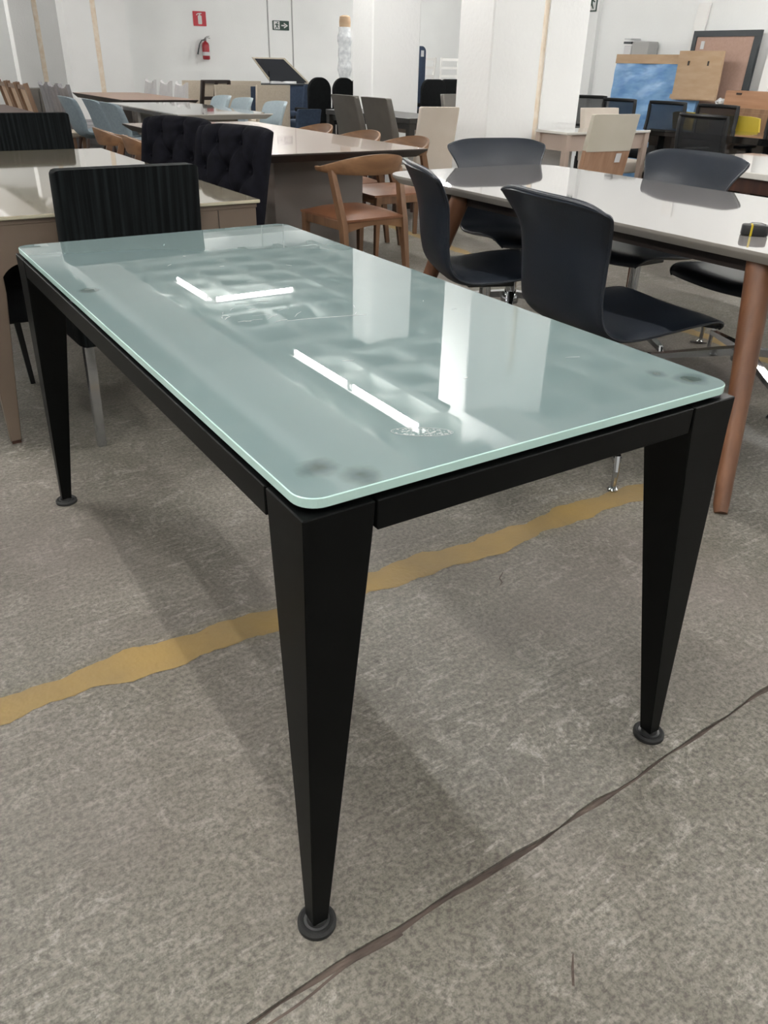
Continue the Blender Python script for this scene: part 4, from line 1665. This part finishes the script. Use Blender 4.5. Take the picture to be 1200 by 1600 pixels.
# a dark panel raised on a low navy cabinet by the back wall
def raised_panel():
    r = thing('tilted_table_top', (6.94, 13.86, 0.8645), 0.0, 'dark smoked table top with pale edge leaning up on the navy chest', 'table top')
    b = B()
    poly = [(-0.62, 0.38), (-0.02, 0.38), (0.44, 0.0), (-0.30, 0.0)]
    b.prism([(x, z) for x, z in poly], 0.0, 0.025, 'y')
    b.build('edge_board', M['beige_lin'], r)
    b = B()
    poly = [(-0.58, 0.36), (-0.05, 0.36), (0.38, 0.015), (-0.28, 0.015)]
    b.prism(poly, -0.006, 0.001, 'y')
    b.build('smoked_face', M['dark_glass'], r)
    b = B()
    b.prism([(-0.34, 0.18), (0.12, 0.18), (0.32, 0.0), (-0.34, 0.0)], -0.03, -0.006, 'y')
    b.build('lower_flap', M['dark_glass'], r)
    r.rotation_euler = (-0.09, 0, 0)


raised_panel()


def chest():
    r = thing('navy_chest', (6.65, 14.0, 0), 0, 'navy storage chest under the tilted dark table top', 'chest')
    b = B()
    b.box((0, 0, 0.42), (1.5, 0.46, 0.84), bev=0.008)
    b.build('body', M['navy_fab'], r)
    b = B()
    b.box((0, 0, 0.85), (1.54, 0.5, 0.02), bev=0.004)
    b.build('lid', M['frame_dark'], r)
    for s in (-1, 1):
        b = B()
        b.box((s * 0.37, -0.235, 0.42), (0.7, 0.012, 0.76))
        b.build('door', M['navy_fab'], r)


chest()


def paper_bundle():
    b = B()

    def f(s, t, o):
        return (6.60 + 0.46 * s, 13.76 + 0.07 * t, 0.8605 + o + 0.012 * math.sin(7 * s + 3 * t) * (1 if o else 0) + (0.012 if o else 0))
    b.sheet(lambda s, t: f(s, t, 0.014), lambda s, t: f(s, t, 0.0), 14, 6)
    tag(b.build('packing_paper', M['paper'], None, True), 'crumpled white packing paper on the navy chest', 'paper')


paper_bundle()


def wrapped_roll():
    r = thing('wrapped_roll', (8.80, 15.1, 0), 0.0, 'tall plastic-wrapped roll standing against the back wall by the middle pillar', 'roll')
    b = B()
    prof = []
    for i in range(24):
        z = 1.78 * i / 23
        prof.append((0.125 + 0.012 * math.sin(i * 1.9) + 0.008 * math.sin(i * 5.1), z))
    b.lathe(prof, (0, 0, 0), 18)
    b.build('plastic_wrap', M['clear_film'], r, True)
    b = B()
    b.lathe([(0.105, 1.74), (0.11, 1.86), (0.10, 1.95), (0.045, 1.97)], (0.01, 0, 0), 18)
    b.build('cardboard_end', M['cardboard'], r, True)


wrapped_roll()


def headboard():
    r = thing('navy_headboard', (10.56, 15.2, 0), 0.0, 'tall navy upholstered panel with a white tag beside the middle pillar', 'headboard')
    b = B()
    n = 8
    poly = [(-0.20, 0), (0.20, 0)]
    poly += [(0.20 - 0.1 + 0.1 * math.cos(PI / 2 * k / n), 1.42 + 0.1 * math.sin(PI / 2 * k / n)) for k in range(n + 1)]
    poly += [(-0.20, 1.52)]
    b.prism(poly, -0.04, 0.04, 'y', bev=0.012, seg=2)
    b.build('upholstery', M['navy_fab'], r, True)
    b = B()
    b.box((0.105, -0.044, 1.39), (0.07, 0.004, 0.11))
    b.build('paper_tag', M['paper'], r)


headboard()


def white_chair(name='white_wooden_chair'):
    r = thing(name, (0, 0, 0), 0, 'x', 'chair')
    for s in (-1, 1):
        b = B()
        b.tube([(s * 0.2, -0.2, 0), (s * 0.2, -0.2, 0.44), (s * 0.2, -0.26, 0.95)], 1.0, 4, sq=(0.035, 0.045))
        b.build('back_post', M['white_paint'], r)
        b = B()
        b.tube([(s * 0.2, 0.2, 0), (s * 0.2, 0.2, 0.44)], 1.0, 4, sq=(0.035, 0.035))
        b.build('front_leg', M['white_paint'], r)
    for z in (0.6, 0.76, 0.92):
        b = B()
        b.box((0, -0.205 - (z - 0.44) * 0.11, z), (0.37, 0.022, 0.05))
        b.build('back_slat', M['white_paint'], r)
    b = B()
    b.box((0, 0, 0.455), (0.45, 0.44, 0.04), bev=0.01)
    b.build('seat', M['white_paint'], r)
    return r


wc = white_chair()
G = 'white wooden chairs by the back wall'
place(wc, (11.35, 16.2, 0.38), 0.3, 'white wooden slat-back chair between the pillars, left one', G, True)
place(wc, (12.05, 16.2, 0.38), -0.3, 'white wooden slat-back chair between the pillars, right one', G)


# ------------------------------------------------------------------ things leaning on the right wall
def lean_box(b, y0, y1, z0, z1, t, x_bot, x_top):
    """panel whose foot stands off the wall at x_bot and whose top touches at x_top"""
    poly = [(x_bot, z0), (x_bot + t, z0), (x_top + t, z1), (x_top, z1)]
    vs = []
    for y in (y0, y1):
        vs.append([b.bm.verts.new((x, y, z)) for x, z in poly])
    for i in range(4):
        j = (i + 1) % 4
        b.bm.faces.new((vs[0][i], vs[0][j], vs[1][j], vs[1][i]))
    b.bm.faces.new(vs[0][::-1])
    b.bm.faces.new(vs[1])
    return b


def wrapped_panel():
    r = thing('wrapped_board', (0, 0, 0), 0, 'large board wrapped in blue plastic film leaning on the right wall', 'wrapped board')
    b = B()

    def f(s, t, o):
        y = 6.20 + 1.23 * s
        z = 0.0 + 1.27 * t
        x = 7.93 + 0.10 * t + o
        wr = 0.007 * math.sin(14 * y + 4 * z) + 0.006 * math.sin(9 * z - 5 * y) + 0.004 * math.sin(31 * z + 11 * y)
        return (x + (wr if o < 0 else 0), y, z)
    b.sheet(lambda s, t: f(s, t, -0.03), lambda s, t: f(s, t, 0.03), 40, 40)
    b.build('blue_film', M['blue_film'], r, True, ang=60)
    b = B()
    lean_box(b, 6.20, 7.435, 1.255, 1.345, 0.075, 7.99, 7.995)
    b.build('cardboard_edge', M['cardboard'], r)


wrapped_panel()


def cardboard_sheet():
    r = thing('cardboard_box_flat', (0, 0, 0), 0, 'flattened brown cardboard box with two slots, leaning on the blue wrapped panel', 'cardboard box')
    b = B()

    def f(s, t, o):
        y = 5.95 + 0.56 * s - 0.02 * (1 - t)
        z = 0.92 + 0.46 * t
        x = 7.936 + 0.03 * t + o + 0.004 * math.sin(5 * s + 4 * t)
        return (x, y, z)
    b.sheet(lambda s, t: f(s, t, -0.012), lambda s, t: f(s, t, 0.012), 10, 10)
    b.build('board', M['cardboard'], r, True, ang=40)
    for y in (6.11, 6.36):
        b = B()
        b.box((7.944, y, 1.265), (0.012, 0.018, 0.042))
        b.build('hand_slot', M['table_edge_dark'], r)
    b = B()
    lean_box(b, 5.93, 6.51, 0.93, 0.97, 0.006, 7.914, 7.917)
    b.build('torn_flap', M['cardboard'], r)


cardboard_sheet()


def framed_board():
    r = thing('framed_board', (0, 0, 0), 0, 'large brown board in a dark grey frame leaning on the right wall', 'board')
    y0, y1, z1 = 5.74, 6.56, 1.57
    xb, xt = 8.10, 8.19

    def X(z):
        return xb + (xt - xb) * z / z1
    b = B()
    lean_box(b, y0 + 0.04, y1 - 0.04, 0.03, z1 - 0.04, 0.02, X(0.03) + 0.012, X(z1 - 0.04) + 0.012)
    bd = b.build('brown_panel', M['cork'], r)
    b = B()
    lean_box(b, 6.40, 6.445, 1.40, 1.475, 0.003, X(1.40) + 0.008, X(1.475) + 0.008)
    b.build('paper_tag', M['paper'], bd)
    for a0, a1, c0, c1 in ((y0, y1, z1 - 0.055, z1), (y0, y1, 0.0, 0.055), (y0, y0 + 0.065, 0.055, z1 - 0.055), (y1 - 0.05, y1, 0.055, z1 - 0.055)):
        b = B()
        lean_box(b, a0, a1, c0, c1, 0.04, X(c0), X(c1))
        b.build('frame_bar', M['frame_dark'], r)


framed_board()


def white_plank():
    b = B()
    lean_box(b, 6.60, 6.75, 0.0, 1.83, 0.025, 8.235, 8.27)
    # lean sideways as well
    for v in b.bm.verts:
        v.co.y -= 0.14 * (v.co.z / 1.83) - 0.02
    bmesh.ops.bevel(b.bm, geom=b.bm.edges[:], offset=0.004, segments=1, affect='EDGES')
    tag(b.build('white_plank', M['white_paint'], None), 'tall white plank leaning on the right wall behind the cardboard', 'plank')


white_plank()


def second_plank():
    b = B()
    lean_box(b, 5.50, 5.60, 0.0, 1.45, 0.03, 8.06, 8.25)
    for v in b.bm.verts:
        v.co.y += 0.05 * (v.co.z / 1.45)
    tag(b.build('white_plank', M['white_paint'], None), 'short white plank right of the framed brown board', 'plank')


second_plank()


def printer():
    r = thing('white_box', (8.19, 7.26, 0), 0, 'white and grey machine on a stand above the blue wrapped panel', 'machine')
    b = B()
    b.box((0.0, 0, 0.66), (0.17, 0.40, 1.32), bev=0.006)
    b.build('stand', M['white_paint'], r)
    b = B()
    b.box((0, -0.05, 1.40), (0.17, 0.24, 0.15), bev=0.01)
    b.build('grey_housing', M['conduit'], r)
    b = B()
    b.box((0, 0.13, 1.38), (0.17, 0.11, 0.11), bev=0.008)
    b.build('white_housing', M['paper'], r)
    b = B()
    b.box((-0.01, 0.13, 1.463), (0.17, 0.12, 0.022))
    b.build('dark_lid', M['frame_dark'], r)
    b = B()
    b.box((-0.01, 0.14, 1.50), (0.16, 0.10, 0.014))
    b.build('top_tray', M['paper'], r)


printer()


def crate_stack():
    r = thing('sideboard', (7.935, 5.55, 0), 0, 'low brown wood sideboard under the wooden drawer at the right wall', 'sideboard')
    b = B()
    b.box((0, 0, 0.44), (0.22, 0.9, 0.88), bev=0.004)
    b.build('body', M['oak_frame'], r)
    for s in (-1, 1):
        b = B()
        b.box((-0.115, s * 0.22, 0.44), (0.014, 0.42, 0.80))
        d = b.build('door', M['oak_frame'], r)
        b = B()
        b.box((-0.128, s * 0.04, 0.5), (0.012, 0.012, 0.1))
        b.build('handle', M['table_edge_dark'], d)
    r = thing('wooden_drawer', (7.935, 5.46, 0.8805), 0, 'orange brown wooden drawer box lying on the sideboard at the right', 'drawer')
    for c, s in (((-0.10, 0, 0.075), (0.018, 0.56, 0.15)), ((0.10, 0, 0.075), (0.018, 0.56, 0.15)), ((0, -0.272, 0.075), (0.19, 0.016, 0.15)), ((0, 0.272, 0.075), (0.19, 0.016, 0.15))):
        b = B()
        b.box(c, s)
        b.build('side_board', M['crate_wood'], r)
    b = B()
    b.box((0, 0, 0.006), (0.19, 0.54, 0.01))
    b.build('bottom_board', M['crate_wood'], r)
    b = B()
    b.box((-0.112, 0.12, 0.125), (0.008, 0.06, 0.016))
    b.build('finger_slot', M['table_edge_dark'], r)
    b = B()

    def f(s, t, o):
        a = 2 * PI * t
        rr = 0.05 + 0.012 * math.sin(5 * a + 9 * s)
        q = math.sin(PI * min(max(s, 0.05), 0.95))
        return (7.94 + rr * q * math.cos(a) * o, 5.86 + 0.14 * (s - 0.5), 0.92 + (rr * q * math.sin(a) * o) * 0.7)
    bm = b.bm
    n, k = 12, 16
    rings = [[bm.verts.new(f(i / n, j / k, 1)) for j in range(k)] for i in range(n + 1)]
    for i in range(n):
        for j in range(k):
            j2 = (j + 1) % k
            bm.faces.new((rings[i][j], rings[i][j2], rings[i + 1][j2], rings[i + 1][j]))
    bm.faces.new(rings[0])
    bm.faces.new(rings[-1])
    tag(b.build('plastic_bag', M['clear_film'], None, True), 'crumpled clear plastic bag on the sideboard beside the wooden drawer', 'plastic bag')


crate_stack()


# ------------------------------------------------------------------ fire extinguisher and signs
def extinguisher():
    r = thing('fire_extinguisher', (6.91, VB - 0.10, 1.19), 0, 'red fire extinguisher with black hose hanging on the back wall', 'fire extinguisher')
    b = B()
    b.lathe([(0.055, 0), (0.07, 0.012), (0.072, 0.03), (0.072, 0.25), (0.06, 0.29), (0.025, 0.315), (0.022, 0.33)], (0, 0, 0), 20)
    b.build('cylinder', M['red'], r, True)
    b = B()
    b.lathe([(0.0735, 0.07), (0.0735, 0.135)], (0, 0, 0), 20)
    b.build('label_band', M['paper'], r, True)
    b = B()
    b.box((0, 0, 0.345), (0.04, 0.04, 0.04), bev=0.005)
    b.build('valve', M['dull_steel'], r)
    b = B()
    b.tube([(-0.01, 0, 0.365), (0.05, -0.01, 0.385), (0.10, -0.01, 0.375)], 1, 4, sq=(0.02, 0.01))
    b.build('carry_handle', M['dull_steel'], r)
    b = B()
    b.tube([(-0.01, 0, 0.372), (0.03, -0.01, 0.40), (0.09, -0.01, 0.41)], 1, 4, sq=(0.02, 0.01))
    b.build('squeeze_lever', M['dull_steel'], r)
    b = B()
    b.tube([(-0.02, -0.01, 0.345), (-0.08, -0.02, 0.335), (-0.13, -0.02, 0.27), (-0.16, -0.02, 0.18), (-0.185, -0.02, 0.09)], [0.011, 0.011, 0.011, 0.013, 0.017], 8)
    b.build('hose', M['frame_dark'], r, True)
    b = B()
    b.box((0, 0.085, 0.25), (0.05, 0.03, 0.08))
    b.build('wall_bracket', M['dull_steel'], r)


extinguisher()


def plate_part(parent, name, polys, mt, y):
    for poly in polys:
        b = B()
        b.prism(poly, y, y - 0.0015, 'y')
        b.build(name, M[mt], parent)


def ellipse(cx, cy, rx, ry, n=16):
    return [(cx + rx * math.cos(2 * PI * i / n), cy + ry * math.sin(2 * PI * i / n)) for i in range(n)]


def fire_sign():
    r = thing('fire_extinguisher_sign', (6.865, VB, 1.895), 0, 'red square sign with a white extinguisher symbol on the back wall', 'sign')
    b = B()
    b.prism(rrect(-0.135, 0.135, -0.125, 0.125, 0.012, 4), -0.012, -0.004, 'y')
    b.build('plate', M['sign_red'], r)
    y = -0.012
    plate_part(r, 'white_symbol', [rrect(-0.035, 0.045, -0.095, 0.055, 0.015, 4), [(-0.012, 0.055), (0.022, 0.055), (0.015, 0.075), (-0.005, 0.075)],
               [(-0.005, 0.072), (0.05, 0.085), (0.045, 0.1), (0.0, 0.098), (-0.045, 0.088), (-0.07, 0.06), (-0.055, 0.055), (-0.035, 0.075)]], 'sign_white', y)


fire_sign()


def running_man(parent, ox, y, k=1.0):
    """green running figure in a white doorway; flat print built as thin plates"""
    plate_part(parent, 'white_doorway', [[(ox - 0.075 * k, -0.07 * k), (ox + 0.06 * k, -0.07 * k), (ox + 0.06 * k, 0.072 * k), (ox - 0.075 * k, 0.072 * k)]], 'sign_white', y)
    P = []
    P.append(ellipse(ox + 0.015 * k, 0.048 * k, 0.014 * k, 0.014 * k, 12))
    P.append([(ox - 0.03 * k, 0.03 * k), (ox + 0.012 * k, 0.032 * k), (ox + 0.012 * k, -0.012 * k), (ox - 0.015 * k, -0.015 * k)])
    P.append([(ox + 0.01 * k, 0.028 * k), (ox + 0.045 * k, 0.008 * k), (ox + 0.04 * k, -0.004 * k), (ox + 0.008 * k, 0.012 * k)])
    P.append([(ox - 0.026 * k, 0.03 * k), (ox - 0.055 * k, 0.012 * k), (ox - 0.05 * k, 0.0), (ox - 0.02 * k, 0.014 * k)])
    P.append([(ox - 0.015 * k, -0.012 * k), (ox + 0.012 * k, -0.012 * k), (ox + 0.035 * k, -0.055 * k), (ox + 0.02 * k, -0.06 * k)])
    P.append([(ox - 0.014 * k, -0.012 * k), (ox + 0.002 * k, -0.016 * k), (ox - 0.03 * k, -0.06 * k), (ox - 0.06 * k, -0.06 * k), (ox - 0.058 * k, -0.048 * k), (ox - 0.036 * k, -0.046 * k)])
    plate_part(parent, 'running_figure', P, 'sign_green', y - 0.0014)


def exit_sign():
    r = thing('exit_sign', (8.645, VB - 0.012, 1.845), 0, 'green emergency exit sign with running figure and white arrow on the back wall', 'sign')
    b = B()
    b.prism(rrect(-0.19, 0.19, -0.085, 0.085, 0.006, 3), -0.01, 0.0, 'y')
    b.build('plate', M['sign_green'], r)
    running_man(r, -0.09, -0.01, 1.0)
    plate_part(r, 'white_arrow', [[(0.01, -0.012), (0.09, -0.012), (0.09, 0.012), (0.01, 0.012)],
               [(0.075, 0.05), (0.165, 0.0), (0.075, -0.05), (0.065, -0.032), (0.115, 0.0), (0.065, 0.032)]], 'sign_white', -0.01)
    r2 = thing('exit_sign', (U1 - 0.062, 8.28, 1.89), PI / 2 * -1 + 0, 'green running figure exit sign half hidden by the near pillar', 'sign')
    b = B()
    b.prism(rrect(-0.19, 0.19, -0.095, 0.095, 0.006, 3), -0.01, 0.0, 'y')
    b.build('plate', M['sign_green'], r2)
    running_man(r2, 0.11, -0.01, 1.15)
    plate_part(r2, 'white_arrow', [[(-0.01, -0.012), (-0.09, -0.012), (-0.09, 0.012), (-0.01, 0.012)],
               [(-0.075, 0.05), (-0.165, 0.0), (-0.075, -0.05), (-0.065, -0.032), (-0.115, 0.0), (-0.065, 0.032)]], 'sign_white', -0.01)


exit_sign()


b = B()
b.box((11.7, 16.2, 0.19), (1.5, 0.8, 0.38), bev=0.01)
tag(b.build('white_platform', M['white_paint'], None), 'low white platform under the white wooden chairs by the back wall', 'platform')


b = B()
b.tube([(3.43, 2.42, 0.004), (3.44, 2.395, 0.006), (3.455, 2.375, 0.007), (3.48, 2.36, 0.004)], [0.5, 1.0, 1.0, 0.4], 6, sq=(0.022, 0.006))
tag(b.build('floor_scrap', M['table_edge_dark'], None, True), 'small dark curled scrap lying on the floor near the second yellow line', 'scrap')
